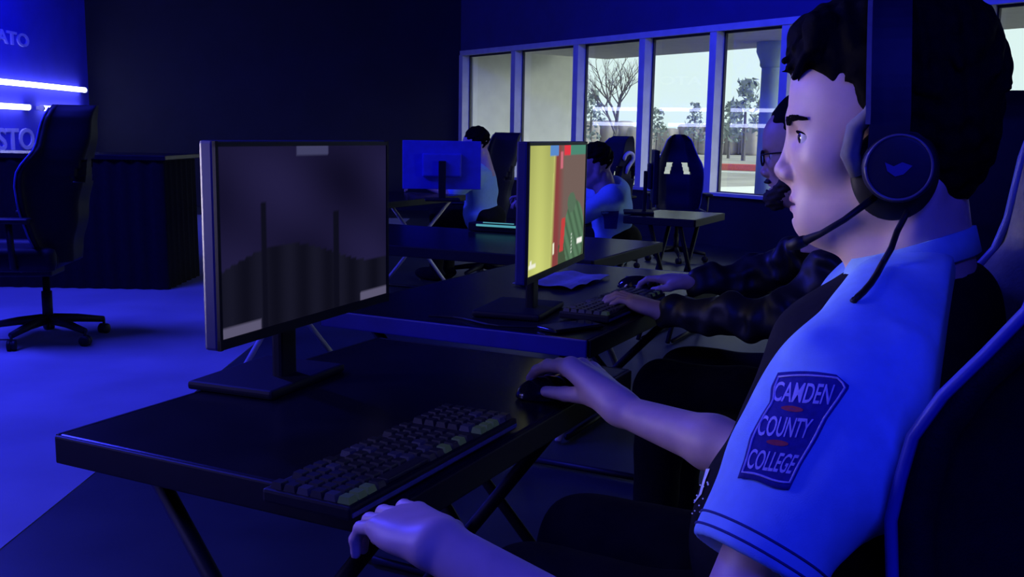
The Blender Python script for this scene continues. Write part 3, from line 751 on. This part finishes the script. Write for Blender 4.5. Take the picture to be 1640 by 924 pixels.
# hands: w wrist, d pointing direction, s towards the thumb, u back of the hand
def hand(V, w_, d_, s_, u_, curl=(8, 38, 30), L=1.0, thumb=True, k=.008):
    w_, d_, s_, u_ = [np.array(q_, float) for q_ in (w_, d_, s_, u_)]
    d_ /= np.linalg.norm(d_); s_ -= d_*(s_@d_); s_ /= np.linalg.norm(s_); u_ = np.cross(d_, s_)*np.sign(np.dot(np.cross(d_, s_), u_))
    offs = (.030, .010, -.010, -.028); kn = (.088, .092, .086, .078)
    seg = ((.043, .026, .021), (.047, .029, .022), (.043, .027, .021), (.034, .021, .018)); tilt = (.10, .03, -.04, -.12)
    V.ell(w_+d_*.05*L, (.052*L, .040*L, .017*L), .01, ax=(d_, s_, u_))
    for i in range(4):
        kp = w_+(d_*kn[i]+s_*offs[i]+u_*.008)*L
        V.cone(w_+s_*offs[i]*.5*L, kp, .017*L, .0118*L, .014)
        p = kp; ang = 0.0; r = (.0100, .0090, .0080, .0068) if i < 3 else (.0088, .0078, .007, .006)
        for j in range(3):
            ang += math.radians(curl[j]+(i*2)); dr = (d_+s_*tilt[i])*math.cos(ang)-u_*math.sin(ang); dr /= np.linalg.norm(dr)
            q_ = p+dr*seg[i][j]*L; V.cone(p, q_, r[j]*L, r[j+1]*L, .004); p = q_
    if thumb:
        a = w_+(d_*.022+s_*.022)*L; b = a+(d_*.62+s_*.62-u_*.25)*.046*L; c = b+(d_*.9+s_*.2-u_*.2)*.032*L; e = c+(d_*.95-u_*.1)*.024*L
        V.cone(a, b, .0165*L, .0125*L, .012); V.cone(b, c, .0122*L, .0105*L, .005); V.cone(c, e, .0105*L, .0080*L, .004)

# ------------------------------------------------------------------ PLAYER WITH HEADSET
HO = at(1430, 190, 1.15); HF = np.array([-.935, .355, 0])
HM = head_frame(HO, HF)
P1 = thing('person', 'player in light blue jersey and headset holding a mouse, nearest the camera', 'person', (.47, 1.08, 0))
OFF = (.47, 1.08, 0)
hv, hf = head_sdf(.00165); hmi = lip_index(hv, hf)
SHL = at(1350, 625, .925); HEM = at(1205, 908, .862); ELL = at(1122, 1150, .835)
SHR = np.array([.50, 1.33, .985]); ELR = at(1232, 742, 1.30); WRR = at(997, 658, 1.52)
WRL = at(700, 872, .985)
NECK = xf(HM, [(-.035, 0, -.19)])[0]; COLC = xf(HM, [(-.030, 0, -.155)])[0]
# skin of both arms and the trunk under the clothes
V = Vol((-.30, .70, .55), (.70, 1.9, 1.15), .0032)
V.ell((.42, 1.12, .84), (.09, .15, .19), 0, ax=(BV, AV, (0, 0, 1)))
V.cone(NECK, (.42, 1.13, .95), .055, .07, .03)
for S_ in (SHL, SHR): V.cone((.42, 1.13, .96), S_, .06, .05, .04)
V.cone(SHL, ELL, .048, .040, .03); V.cone(ELL, ELL+(WRL-ELL)*.35, .041, .043, .02); V.cone(ELL+(WRL-ELL)*.35, WRL, .043, .027, .02)
dl = at(590, 822, 1.11)-WRL
hand(V, WRL, dl, AV, (0, 0, 1), (6, 30, 28), 1.0)
V.cone(SHR, ELR, .046, .038, .03); V.cone(ELR, ELR+(WRR-ELR)*.35, .037, .0375, .02); V.cone(ELR+(WRR-ELR)*.35, WRR, .0375, .0245, .02)
# right hand arched over the mouse
K = [at(914, 588, 1.60), at(932, 586, 1.625), at(948, 592, 1.65), at(960, 602, 1.665)]
PIP = [at(878, 585, 1.655), at(896, 583, 1.70), at(913, 588, 1.725), at(928, 597, 1.725)]
DIP = [at(860, 593, 1.70), at(872, 590, 1.745), at(890, 590, 1.775), at(910, 598, 1.765)]
TIP = [at(849, 606, 1.735), at(858, 603, 1.785), at(874, 602, 1.81), at(896, 607, 1.795)]
for i in range(4):
    V.cone(WRR+(np.array([0, 0, .004])), K[i], .021 if i < 3 else .018, .0135, .016)
    r = (.0125, .0110, .0098, .0082) if i < 3 else (.0108, .0095, .0085, .0072)
    V.cone(K[i], PIP[i], r[0], r[1], .006); V.cone(PIP[i], DIP[i], r[1], r[2], .004); V.cone(DIP[i], TIP[i], r[2], r[3], .004)
TH = [at(985, 648, 1.53), at(950, 634, 1.57), at(905, 631, 1.615), at(874, 627, 1.645)]
V.cone(TH[0], TH[1], .022, .0175, .015); V.cone(TH[1], TH[2], .0160, .0125, .008); V.cone(TH[2], TH[3], .0125, .0095, .004)
V.cone(TH[0], K[0], .018, .012, .02)
av, af = V.mesh()
bv, bf = join([(xf(HM, hv), hf), (av, af)])
body = npmesh('body', bv, bf, [M['skin'], M['lip']], P1, OFF, np.concatenate([hmi, np.zeros(len(af), np.int32)]))
for s in (-1, 1):
    eye_mesh(P1, 'eye', (.0880, s*.034, -.0225), (1, s*.22, -.03), HM, OFF)
    bt = BVHTree.FromPolygons([tuple(v) for v in hv], [tuple(f) for f in hf]); mb = MB()
    rnd = random.Random(4)
    for i in range(120):                                     # eyebrow hairs laid on the brow
        u = rnd.random(); p = Vector((.111-.021*u**1.6, s*(.019+.034*u), -.0055+.006*math.sin(u*2.4)+rnd.uniform(-.0027, .0027)*(1-.6*u)))
        q = p+Vector((-.004, s*.007, .0022-.003*u)); P_ = [bt.find_nearest(x) for x in (p, q)]
        mb.tube([P_[0][0]+P_[0][1]*.0006, P_[1][0]+P_[1][1]*.0014], [.0011, .0005], 4)
    mb.v = [tuple(np.array(HM @ Vector(v))-np.array(OFF)) for v in mb.v]; mb.build('eyebrow', M['hair'], P1)
    mb = MB()
    lash = [Vector((.0876+.0146*math.cos(a)*.95, s*(.034+.0146*math.sin(a)), -.0225+.0066*math.cos(a-.35))) for a in np.linspace(-.75, 1.45, 11)]
    mb.tube(lash, [.0006]+[.0011]*9+[.0007], 5); mb.v = [tuple(np.array(HM @ Vector(v))-np.array(OFF)) for v in mb.v]; mb.build('eyelash', M['hair'], P1, True)
rv, rf = hair_mesh(11)
npmesh('hair', xf(HM, rv), rf, M['hair'], P1, OFF)
# black jersey body
AX = (BV, AV, (0, 0, 1))
V = Vol((.02, .72, .42), (.80, 1.55, 1.12), .006)
V.ell(np.array([.415, 1.125, .86]), (.135, .19, .19), 0, ax=AX)
V.ell(np.array([.385, 1.125, .72]), (.165, .185, .17), .06, ax=AX)
V.ell(np.array([.43, 1.10, .58]), (.16, .185, .13), .06, ax=AX)
for S_ in (SHL, SHR): V.cone((.43, 1.125, .955), S_+np.array([.0, 0, -.03])+(np.array([.43, 1.125, .955])-S_)*.25, .085, .06, .05)
V.ell(COLC+np.array([0, 0, -.085])-BV*.01, (.090, .11, .075), .03, ax=AX); V.cone(COLC-BV*.03+np.array([0, 0, -.07]), np.array([.43, 1.125, .86])-BV*.05, .07, .09, .04)
V.noise(.004, 45, 5)
V.cone(COLC+np.array([0, 0, .12]), COLC+np.array([.0, 0, -.03]), .068, .064, .01, sub=True)
jv, jf = V.mesh(); jo = npmesh('jersey', jv, jf, M['jersey_black'], P1, OFF)
jb = BVHTree.FromPolygons([tuple(v) for v in jv], [tuple(f) for f in jf])
# raglan sleeves
def sleeve(S_, HM_, EL_, r0, r1, left):
    V = Vol(np.minimum(np.minimum(S_, HM_), NECK)-.16, np.maximum(np.maximum(S_, HM_), NECK)+.16, .004)
    ax = (HM_-S_)/np.linalg.norm(HM_-S_)
    V.cone(S_, S_+ax*.09, r0-.003, r0+.003, 0); V.cone(S_+ax*.09, S_+ax*.36, r0+.003, r1-.002, .01)
    sg = -1 if left else 1
    nb = at(1425, 484, 1.04) if left else at(1425, 484, 1.04)+AV*.155
    V.cone(nb, S_, .052, r0-.002, .04); V.cone(nb*.5+S_*.5-BV*.035-np.array([0, 0, .01]), S_+ax*.06-BV*.012, .050, .058, .06)
    bk = np.array([.43, 1.125, .90])+AV*sg*.105
    V.cone(nb-BV*.045+np.array([0, 0, -.012]), bk-BV*.06, .052, .075, .04); V.cone(bk-BV*.06, S_-BV*.02+np.array([0, 0, -.06]), .072, .058, .07)
    V.cone(nb-BV*.04, nb-BV*.04+AV*-sg*.05+np.array([0, 0, -.01]), .05, .05, .02)
    if left:                                                # folds running down from the armpit
        for (a_, b_, r_) in ((at(1448, 560, .90), at(1405, 800, .875), .012), (at(1395, 640, .875), at(1330, 860, .86), .010), (at(1300, 560, .90), at(1390, 640, .87), .008)):
            V.cone(a_, b_, r_, r_*.5, .03)
    if left:                                                # soft folds at the back of the sleeve
        e_ = np.array([.90, -.30, .30]); e_ /= np.linalg.norm(e_); sl, X, Y, Z = V.blk(V.lo, V.lo+V.h*V.n)
        c_ = (X-S_[0])*e_[0]+(Y-S_[1])*e_[1]+(Z-S_[2])*e_[2]; mk = np.clip((c_+.005)/.04, 0, 1)*np.clip((S_[2]+.02-Z)/.05, 0, 1)
        V.V += (.0045*np.sin(c_*150+Z*26)*mk).astype(np.float32)
    V.noise(.0022, 60, 8 if left else 9)
    V.plane(HM_, ax, .006)
    V.cone(HM_-ax*.05, HM_+ax*.06, r1*.86, r1*.90, .004, sub=True)
    V.cone(COLC+np.array([0, 0, .12]), COLC+np.array([.0, 0, -.03]), .064, .060, .008, sub=True)
    dq = np.array([.43, 1.125, 0])                          # stop at the raglan back seam and centre line
    V.plane(dq, -AV*sg, .004)
    V.plane(np.array([.43, 1.125, 0])-BV*.068, -BV, .003)
    return V.mesh(), ax
(sv, sf), axl = sleeve(SHL, HEM, ELL, .061, .060, True)
npmesh('sleeve', sv, sf, M['jersey'], P1, OFF)
sb = BVHTree.FromPolygons([tuple(v) for v in sv], [tuple(f) for f in sf])
HMR = SHR+(ELR-SHR)*.7
(rv_, rf_), axr = sleeve(SHR, HMR, ELR, .066, .060, False)
npmesh('sleeve', rv_, rf_, M['jersey'], P1, OFF)
# hem stitching
for dd in (.010, .022):
    c0 = HEM-axl*dd; e1 = np.cross(axl, [0, 0, 1]); e1 /= np.linalg.norm(e1); e2 = np.cross(axl, e1); pts = []
    for a in np.linspace(0, 2*PI, 49):
        dr = e1*math.cos(a)+e2*math.sin(a); h_ = sb.ray_cast(Vector(c0+dr*.2), Vector(-dr), .3)
        if h_[0] is not None: pts.append(np.array(h_[0])+dr*.0005-np.array(OFF))
    if len(pts) > 6: MB().tube(pts, .0013, 5).build('hem_stitch', M['stitch'], P1, True)
# collar band
pts = []; c0 = NECK+np.array([0, 0, 0])
mb = MB(); n = 40; ring = []
for i in range(n):
    a = 2*PI*i/n; f = math.cos(a)                            # f=1 front, -1 back
    p = COLC+np.array(HF)/np.linalg.norm(HF)*(f*.062)+AV*math.sin(a)*.064+np.array([0, 0, .004-.022*f])
    ring.append(p)
vs = []; fs = []
for i, p in enumerate(ring):
    o_ = p-COLC; o_[2] = 0; o_ /= np.linalg.norm(o_)
    for (dr, dz) in ((.0, .012), (.004, .012), (.012, -.016), (.008, -.02), (-.004, .0)): vs.append(p+o_*dr+np.array([0, 0, dz])-np.array(OFF))
for i in range(n):
    for k in range(5): fs.append((i*5+k, i*5+(k+1) % 5, ((i+1) % n)*5+(k+1) % 5, ((i+1) % n)*5+k))
MB().add(vs, fs).build('collar', M['jersey'], P1, True)
# sleeve patch: every vertex lies on the sleeve surface
def onsleeve(px, py, lift):
    d_ = Vector(ray(px, py)).normalized(); h_ = sb.ray_cast(Vector(CC), d_, 3)
    if h_[0] is None: h_ = sb.find_nearest(Vector(at(px, py, .87)))
    n_ = Vector(h_[1]); n_ = n_ if n_.dot(d_) < 0 else -n_
    return np.array(h_[0]+n_*lift)-np.array(OFF)
LE = [(1249, 599), (1238, 622), (1236, 645), (1222, 667), (1204, 700), (1195, 735), (1184, 767)]
RG = [(1340, 602), (1361, 620), (1344, 645), (1326, 670), (1308, 706), (1285, 743), (1265, 784)]
def patch_pt(u, v):                                         # u 0..1 left-right, v 0..1 top-bottom -> photo pixel of the embroidered badge
    i = min(int(v*6), 5); f = v*6-i
    L_ = np.array(LE[i])*(1-f)+np.array(LE[i+1])*f; R_ = np.array(RG[i])*(1-f)+np.array(RG[i+1])*f
    p = L_*(1-u)+R_*u
    p[1] += -4*math.sin(PI*u)*(1-v)+ (-3*math.sin(PI*2*u))*v
    return p
nu, nv = 18, 26; vs = []; fs = []
for j in range(nv+1):
    for i in range(nu+1): vs.append(onsleeve(*patch_pt(i/nu, j/nv), .0016))
for j in range(nv):
    for i in range(nu): a = j*(nu+1)+i; fs.append((a, a+1, a+nu+2, a+nu+1))
po = MB().add(vs, fs).build('sleeve_patch', M['patch'], P1, True)
so = po.modifiers.new('thick', 'SOLIDIFY'); so.thickness = .001; so.offset = 1
po['label'] = 'navy embroidered patch with three lines of pale lettering'
bl = [(.055, .05+.90*k/14) for k in range(15)]+[(.055+.89*k/8, .955) for k in range(1, 9)]+[(.945, .955-.9*k/14) for k in range(1, 15)]+[(.945-.89*k/8, .055) for k in range(1, 9)]
MB().tube([onsleeve(*patch_pt(u, v), .0030) for u, v in bl], .00105, 5).build('patch_border', M['thread'], po, True)
ip = lambda cx, cy: (1150+cx/3.552, 560+cy/3.552)
def patch_text(body_, quad, name):
    V_, F_ = text_geo(body_, .02, 0, .012); lo, hi = V_.min(0), V_.max(0); q = (V_-lo)/(hi-lo); bl_, br_, tr_, tl_ = [np.array(ip(*c)) for c in quad]
    out = []
    for a in q:
        p = (bl_*(1-a[0])+br_*a[0])*(1-a[1])+(tl_*(1-a[0])+tr_*a[0])*a[1]
        out.append(onsleeve(p[0], p[1], .0022+.0010*a[2]))
    MB().add(out, F_).build(name, M['thread'], po)
patch_text('CAMDEN', ((318, 300), (628, 318), (668, 205), (345, 190)), 'patch_lettering')
patch_text('COUNTY', ((228, 494), (505, 508), (548, 398), (258, 380)), 'patch_lettering')
patch_text('COLLEGE', ((168, 678), (412, 708), (468, 602), (200, 566)), 'patch_lettering')
for (cx, cy) in ((430, 343), (345, 534)):
    pp = [ip(cx+62*math.cos(a), cy+16*math.sin(a)+.10*62*math.cos(a)) for a in np.linspace(0, 2*PI, 17)[:-1]]
    vs = [onsleeve(*p, .0032) for p in pp]; MB().add(vs, [tuple(range(16))]).build('patch_emblem', M['thread_red'], po)
# print on the front of the jersey
def onjersey(px, py, lift):
    d_ = Vector(ray(px, py)).normalized(); h_ = jb.ray_cast(Vector(CC), d_, 3)
    if h_[0] is None: return None
    n_ = Vector(h_[1]); n_ = n_ if n_.dot(d_) < 0 else -n_
    return np.array(h_[0]+n_*lift)-np.array(OFF)
mb = MB()
def strip(path, wpx):
    vs = []
    for (x, y), w_ in zip(path, wpx):
        a, b = onjersey(x-w_, y, .002), onjersey(x+w_, y, .002)
        if a is None or b is None: return
        vs += [a, b]
    mb.add(vs, [(2*i, 2*i+1, 2*i+3, 2*i+2) for i in range(len(path)-1)])
strip([(1166, 698), (1160, 712), (1153, 722), (1151, 738), (1147, 756), (1145, 770)], [1, 2, 6, 6, 3, 1])
strip([(1136, 752), (1130, 770), (1124, 792), (1114, 806)], [3, 2, 2, 1])
rnd = random.Random(9)
for _ in range(26):
    x, y = rnd.uniform(1100, 1140), rnd.uniform(770, 835)
    if x+ (y-770)*.5 > 1150: continue
    c = onjersey(x, y, .002)
    if c is None: continue
    q = [onjersey(x+dx, y+dy, .002) for dx, dy in ((-1.6, 0), (0, -1.6), (1.6, 0), (0, 1.6))]
    if all(z is not None for z in q): mb.add(q, [(0, 1, 2, 3)])
if mb.f: mb.build('shirt_print', M['print'], P1)
# trousers and shoes
def legs(parent, off, pel, m, knee_b=.43, spread=.10, h=.008):
    V = Vol((pel[0]-.75, pel[1]-.4, 0.03), (pel[0]+.3, pel[1]+.65, .75), h)
    V.ell(pel, (.13, .17, .12), 0, ax=AX)
    sh = []
    for s in (-1, 1):
        hp = pel+AV*s*.09; kn = pel+AV*s*spread+BV*knee_b+np.array([0, 0, .0]); an = kn+BV*.02; an[2] = .09
        V.cone(hp, kn, .095, .074, .04); V.cone(kn, an, .072, .055, .03); sh.append(an)
    V.noise(.004, 40, 3); v, f = V.mesh(); npmesh('trousers', v, f, m, parent, off)
    for an in sh:
        V = Vol(an-np.array([.25, .25, .12]), an+np.array([.25, .25, .12]), .006)
        V.ell(np.array([an[0], an[1], .055])+BV*.06, (.145, .05, .055), 0, ax=AX); V.cone(an+np.array([0, 0, .02]), np.array([an[0], an[1], .05]), .048, .05, .03); V.plane((0, 0, .004), (0, 0, -1), .004)
        v, f = V.mesh(); npmesh('shoe', v, f, M['black_cloth'], parent, off)
legs(P1, OFF, np.array([.46, 1.085, .61]), M['black_cloth'])

# headset (worn, so a thing of its own)
HS = thing('headset', 'dark round-cupped gaming headset with boom microphone worn by the near player', 'headset', tuple(HO))
def hw(p): return tuple(np.array(HM @ Vector(p))-HO)
def local_mb(mb): mb.v = [hw(v) for v in mb.v]; return mb
def cup(s):
    R = Matrix.Translation((-.010, s*.086, -.052)) @ Matrix.Scale(.88, 4) @ Matrix.Rotation(-s*PI/2, 4, 'X')
    c = local_mb(MB().lathe([(.034, 0), (.041, .003), (.0425, .012), (.041, .020), (.0375, .0245), (.033, .0258), (.0, .026)][:-1]+[(.006, .0258)], 40, R)).build('ear_cup', M['band'], HS, True)
    ringp = [(-.010+.0325*math.cos(a), s*(.086+.0215), -.052+.0335*math.sin(a)) for a in np.linspace(0, 2*PI, 49)]
    local_mb(MB().tube(ringp, .0016, 6)).build('ring', M['ring'], c, True)
    tri = [(-.014, .004), (-.004, .0075), (.004, .003), (.013, .007), (.010, -.002), (.002, -.0075), (-.006, -.005)]
    e = MB()
    e.prism([(x-.006, z-.054) for x, z in tri], 0, .0012, Matrix.Translation((-.003, s*.1102, 0)) @ Matrix.Rotation(PI/2, 4, 'X'))
    local_mb(e).build('emblem', M['emblem'], c)
    V = Vol((-.07, .05, -.13), (.06, .11, .03), .0025)
    V.ell((-.006, .077, -.058), (.045, .016, .052), 0); V.ell((-.006, .10, -.05), (.03, .03, .03), .004, sub=True) if False else None
    v, f = V.mesh(); v = v*np.array([1, s, 1]); f = f if s > 0 else f[:, ::-1]
    npmesh('ear_cushion', xf(HM, v)-HO, f, M['plastic'], HS)
    # yoke with the grey front face
    yk = MB().tube([(.030, s*.083, -.062), (.040, s*.086, -.040), (.036, s*.089, -.012), (.022, s*.094, .004), (.012, s*.096, .03)], [.0085, .0105, .010, .008, .006], 8)
    local_mb(yk).build('yoke', M['pad'], HS, True)
    return c
cup(1); cup(-1)
def arch(ry, rz_, x, wdt, th, a0=-.12, tilt=.06):
    vs = []; fs = []; n = 44
    for i in range(n+1):
        a = a0+(PI-2*a0)*i/n; y = ry*math.cos(a); z = .0+rz_*math.sin(a); nx_ = Vector((0, math.cos(a)/ry, math.sin(a)/rz_)).normalized(); xx = x+tilt*max(z, 0)
        for dx, dn in ((-wdt/2, 0), (wdt/2, 0), (wdt/2, th), (-wdt/2, th)): vs.append(Vector((xx+dx, y, z))+nx_*dn)
    for i in range(n):
        for k in range(4): fs.append((i*4+k, i*4+(k+1) % 4, (i+1)*4+(k+1) % 4, (i+1)*4+k))
    fs.append((0, 1, 2, 3)); fs.append((n*4+3, n*4+2, n*4+1, n*4))
    return vs, fs
vs, fs = arch(.094, .156, .002, .040, .011, -.22)
local_mb(MB().add(vs, fs)).build('headband', M['band'], HS)
vs, fs = arch(.0955, .157, .0235, .005, .0125, -.05)
local_mb(MB().add(vs, fs)).build('band_trim', M['pad'], HS)
mic = [xf(HM, [(.012, .088, -.085)])[0], at(1352, 352, 1.062), at(1315, 374, 1.075), at(1290, 385, 1.09), at(1264, 393, 1.105)]
MB().tube([p-HO for p in mic], [.0042, .0036, .0036, .0055, .0060], 8).build('microphone_boom', M['plastic'], HS, True)
MB().tube([at(1290, 385, 1.09)-HO, at(1276, 390, 1.098)-HO, at(1262, 394, 1.106)-HO], [.0062, .0075, .0055], 10).build('microphone', M['plastic'], HS, True)
cab = [xf(HM, [(-.022, .092, -.098)])[0], at(1436, 372, 1.045), at(1420, 410, 1.01), at(1402, 440, .99), at(1382, 465, .975), at(1350, 482, .965), at(1338, 500, .97)]
cab = cab[:2]+[at(1427, 398, 1.005)]+[onsleeve(px, py, .0045)+np.array(OFF) for px, py in ((1414, 428), (1405, 445), (1395, 460), (1383, 474), (1370, 486))]+[at(1352, 500, .985), at(1340, 520, .99)]
cs = []
for i in range(len(cab)-1):
    for k in range(4): cs.append(cab[i]*(1-k/4)+cab[i+1]*k/4)
MB().tube([p-HO for p in cs+[cab[-1]]], .0034, 7).build('cable', M['plastic'], HS, True)

# ------------------------------------------------------------------ OTHER PLAYERS (shared coarse head)
lv, lf = head_sdf(.0034)
shv, shf = hair_mesh(5, 0, True)
# player in the puffer jacket
O2 = at(1300, 232, 2.52); M2 = head_frame(O2, (-.93, .37, -.08))
OFF2 = (.85, 2.42, 0)
P2 = thing('person', 'bearded player in glasses and black puffer jacket behind the near player', 'person', OFF2)
SL2 = np.array([.86, 2.36, .97]); EL2 = at(1255, 512, 2.36); WL2 = at(1062, 500, 2.53)
SR2 = np.array([1.0, 2.72, .97]); ER2 = np.array([.72, 2.93, .79]); WR2 = at(1110, 452, 2.90)
V = Vol((.10, 2.2, .55), (1.15, 3.2, 1.12), .0045)
V.ell((.90, 2.53, .85), (.09, .15, .18), 0, ax=AX)
N2 = xf(M2, [(-.05, 0, -.2)])[0]; V.cone(N2, (.9, 2.53, .95), .055, .07, .03)
V.cone(SL2, EL2, .045, .038, .02); V.cone(EL2, WL2, .038, .027, .02)
hand(V, WL2, at(955, 470, 2.62)-WL2, AV, (0, 0, 1), (-4, 34, 26), 1.0)
V.cone(SR2, ER2, .045, .038, .02); V.cone(ER2, WR2, .038, .027, .02)
hand(V, WR2, at(1005, 446, 3.02)-WR2, -AV, (0, 0, 1), (2, 30, 28), 1.0)
av, af = V.mesh(); bv, bf = join([(xf(M2, lv), lf), (av, af)])
npmesh('body', bv, bf, M['skin2'], P2, OFF2)
npmesh('hair', xf(M2, shv), shf, M['hair'], P2, OFF2)
V = Vol((-.02, -.08, -.17), (.14, .08, -.05), .003)
V.cone((.045, .05, -.08), (.090, .0, -.128), .024, .024, 0); V.cone((.045, -.05, -.08), (.090, .0, -.128), .024, .024, .02); V.ell((.088, 0, -.128), (.026, .03, .026), .02)
V.ell((.104, 0, -.086), (.014, .028, .007), .006); V.ell((.104, 0, -.1005), (.02, .022, .007), .004, sub=True); V.noise(.0022, 420, 2)
v, f = V.mesh(); npmesh('beard', xf(M2, v), f, M['beard'], P2, OFF2)
for s in (-1, 1): eye_mesh(P2, 'eye', (.0880, s*.034, -.0225), (1, s*.1, -.1), M2, OFF2)
gl = thing('eyeglasses', 'dark-framed eyeglasses on the bearded player behind', 'glasses', tuple(O2))
mb = MB(); ln = MB()
for s in (-1, 1):
    rim = [(.116-.010*abs(math.sin(a*.5))*0, s*(.034+.024*math.cos(a)), -.026+.018*math.sin(a)) for a in np.linspace(0, 2*PI, 25)]
    mb.tube(rim, .0026, 6)
    mb.tube([(.116, s*.058, -.018), (.10, s*.072, -.016), (.0, s*.082, -.012)], .0022, 6)
    ln.add([(.1165, s*(.034+.022*math.cos(a)), -.026+.016*math.sin(a)) for a in np.linspace(0, 2*PI, 17)[:-1]], [tuple(range(16))])
mb.tube([(.116, -.010, -.022), (.119, 0, -.019), (.116, .010, -.022)], .0022, 6)
for q in (mb, ln): q.v = [tuple(np.array(M2 @ Vector(v))-O2) for v in q.v]
mb.build('frame', M['plastic'], gl, True); ln.build('lens', M['glass'], gl)
V = Vol((.25, 2.15, .48), (1.3, 3.25, 1.15), .0065)
V.ell((.92, 2.53, .80), (.17, .21, .24), 0, ax=AX); V.ell((.92, 2.5, .62), (.18, .2, .12), .05, ax=AX)
V.cone(N2+np.array([.01, 0, -.02]), (.92, 2.53, .93), .085, .10, .02)
def puffs(a, b, r0, r1):
    n = max(int(np.linalg.norm(b-a)/.052), 2); d_ = (b-a)/np.linalg.norm(b-a); e1 = np.cross(d_, [0, 0, 1]); e1 /= np.linalg.norm(e1); e2 = np.cross(d_, e1)
    for i in range(n+1):
        f = i/n; r = r0+(r1-r0)*f; V.ell(a+(b-a)*f+e2*.006*math.sin(i*2.3), (.032, r*(1+.05*math.sin(i*1.7)), r), .018, ax=(d_+e2*.25*math.cos(i*3.1), e1, e2))
    V.cone(a, b, r0*.84, r1*.84, .01)
puffs(SL2, EL2, .078, .066); puffs(EL2, WL2+(EL2-WL2)*.06, .064, .042); puffs(SR2, ER2, .078, .066); puffs(ER2, WR2+(ER2-WR2)*.06, .064, .042)
V.cone((.92, 2.53, .95), SL2, .09, .08, .03); V.cone((.92, 2.53, .95), SR2, .09, .08, .03)
V.cone(N2+np.array([0, 0, .12]), N2+np.array([0, 0, -.06]), .07, .068, .008, sub=True)
V.noise(.0045, 85, 4); v, f = V.mesh(); npmesh('puffer_jacket', v, f, M['puffer'], P2, OFF2)
legs(P2, OFF2, np.array([.86, 2.43, .545]), M['black_cloth'], .46, .10)

def far_player(label, O, F, off, near_sh, far_sh, hands, skin, hairm, torso_c, patch=False):
    t = thing('person', label, 'person', off); M4 = head_frame(O, F); b_ = np.array(F+(0,)) if len(F) == 2 else np.array(F); b_ = b_*np.array([1, 1, 0]); b_ /= np.linalg.norm(b_); a_ = np.cross(b_, [0, 0, 1])
    nk = xf(M4, [(-.05, 0, -.2)])[0]; tc_ = np.array(torso_c); axs = (b_, a_, (0, 0, 1)); h = .008
    lo = np.minimum.reduce([near_sh, far_sh, hands[0], hands[1], tc_-.2])-.16; hi = np.maximum.reduce([near_sh, far_sh, hands[0], hands[1], nk, tc_+.2])+.16
    V = Vol(lo, hi, .0065); W_ = Vol(lo-np.array([0, 0, .1]), hi, h)
    V.cone(nk, tc_+np.array([0, 0, .12]), .055, .07, 0); W_.ell(tc_, (.13, .19, .24), 0, ax=axs); W_.ell(tc_-np.array([0, 0, .2]), (.15, .19, .14), .05, ax=axs)
    for S_, H_ in ((near_sh, hands[0]), (far_sh, hands[1])):
        E_ = (S_+H_)/2+np.array([0, 0, -.11])-b_*.02
        V.cone(S_, E_, .045, .038, .02); V.cone(E_, H_, .038, .026, .02); hand(V, H_, b_*.9+np.array([0, 0, -.1]), a_*(1 if S_ is near_sh else -1), (0, 0, 1), (4, 30, 28), 1.0, k=.01)
        W_.cone(tc_+np.array([0, 0, .14]), S_, .085, .075, .05); W_.cone(S_, S_+(E_-S_)*.8, .075, .064, .03)
    W_.noise(.003, 50, 2); W_.cone(nk+np.array([0, 0, .1]), nk, .066, .06, .01, sub=True)
    av, af = V.mesh(); bv, bf = join([(xf(M4, lv), lf), (av, af)]); npmesh('body', bv, bf, skin, t, off)
    npmesh('hair', xf(M4, shv), shf, hairm, t, off); wv, wf = W_.mesh(); npmesh('jersey', wv, wf, M['jersey'], t, off)
    if patch:
        bt = BVHTree.FromPolygons([tuple(v) for v in wv], [tuple(f) for f in wf])
        c = np.array(near_sh)+np.array([0, 0, -.13]); vs = []; n = 6
        for j in range(n+1):
            for i in range(n+1):
                p = c+b_*(.05-.10*i/n)*(1-.25*j/n)+np.array([0, 0, .055-.115*j/n])-a_*.3
                h_ = bt.ray_cast(Vector(p), Vector(a_), 1.0); vs.append(np.array(h_[0])-a_*.003-np.array(off) if h_[0] is not None else p+a_*.23-np.array(off))
        MB().add(vs, [(j*(n+1)+i, j*(n+1)+i+1, (j+1)*(n+1)+i+1, (j+1)*(n+1)+i) for j in range(n) for i in range(n)]).build('sleeve_patch', M['patch'], t, True)
    legs(t, off, np.array([tc_[0], tc_[1], .53])-b_*.06, M['black_cloth'], .40, .09, .012)
    return t
O4 = at(957, 262, 6.35)
far_player('far player in a blue jersey leaning forward just right of the lit monitor', O4, (-.95, .2, -.15), (O4[0]+.1, O4[1], 0),
           at(979, 318, 6.22), at(955, 312, 6.62), (np.array([O4[0]-.38, O4[1]-.22, .80]), np.array([O4[0]-.40, O4[1]+.2, .80])), M['skin2'], M['hair'], (O4[0]+.11, O4[1]+.06, .70), True)
O3 = at(765, 230, 8.0)
far_player('far dark-haired player in a blue jersey at the left, before the first window', O3, (-.93, .30, -.12), (O3[0]+.1, O3[1], 0),
           at(757, 283, 7.78), at(770, 275, 8.2), (np.array([O3[0]-.40, O3[1]-.3, .80]), np.array([O3[0]-.42, O3[1]+.1, .80])), M['skin'], M['hair'], (O3[0]+.03, O3[1]+.0, .74))
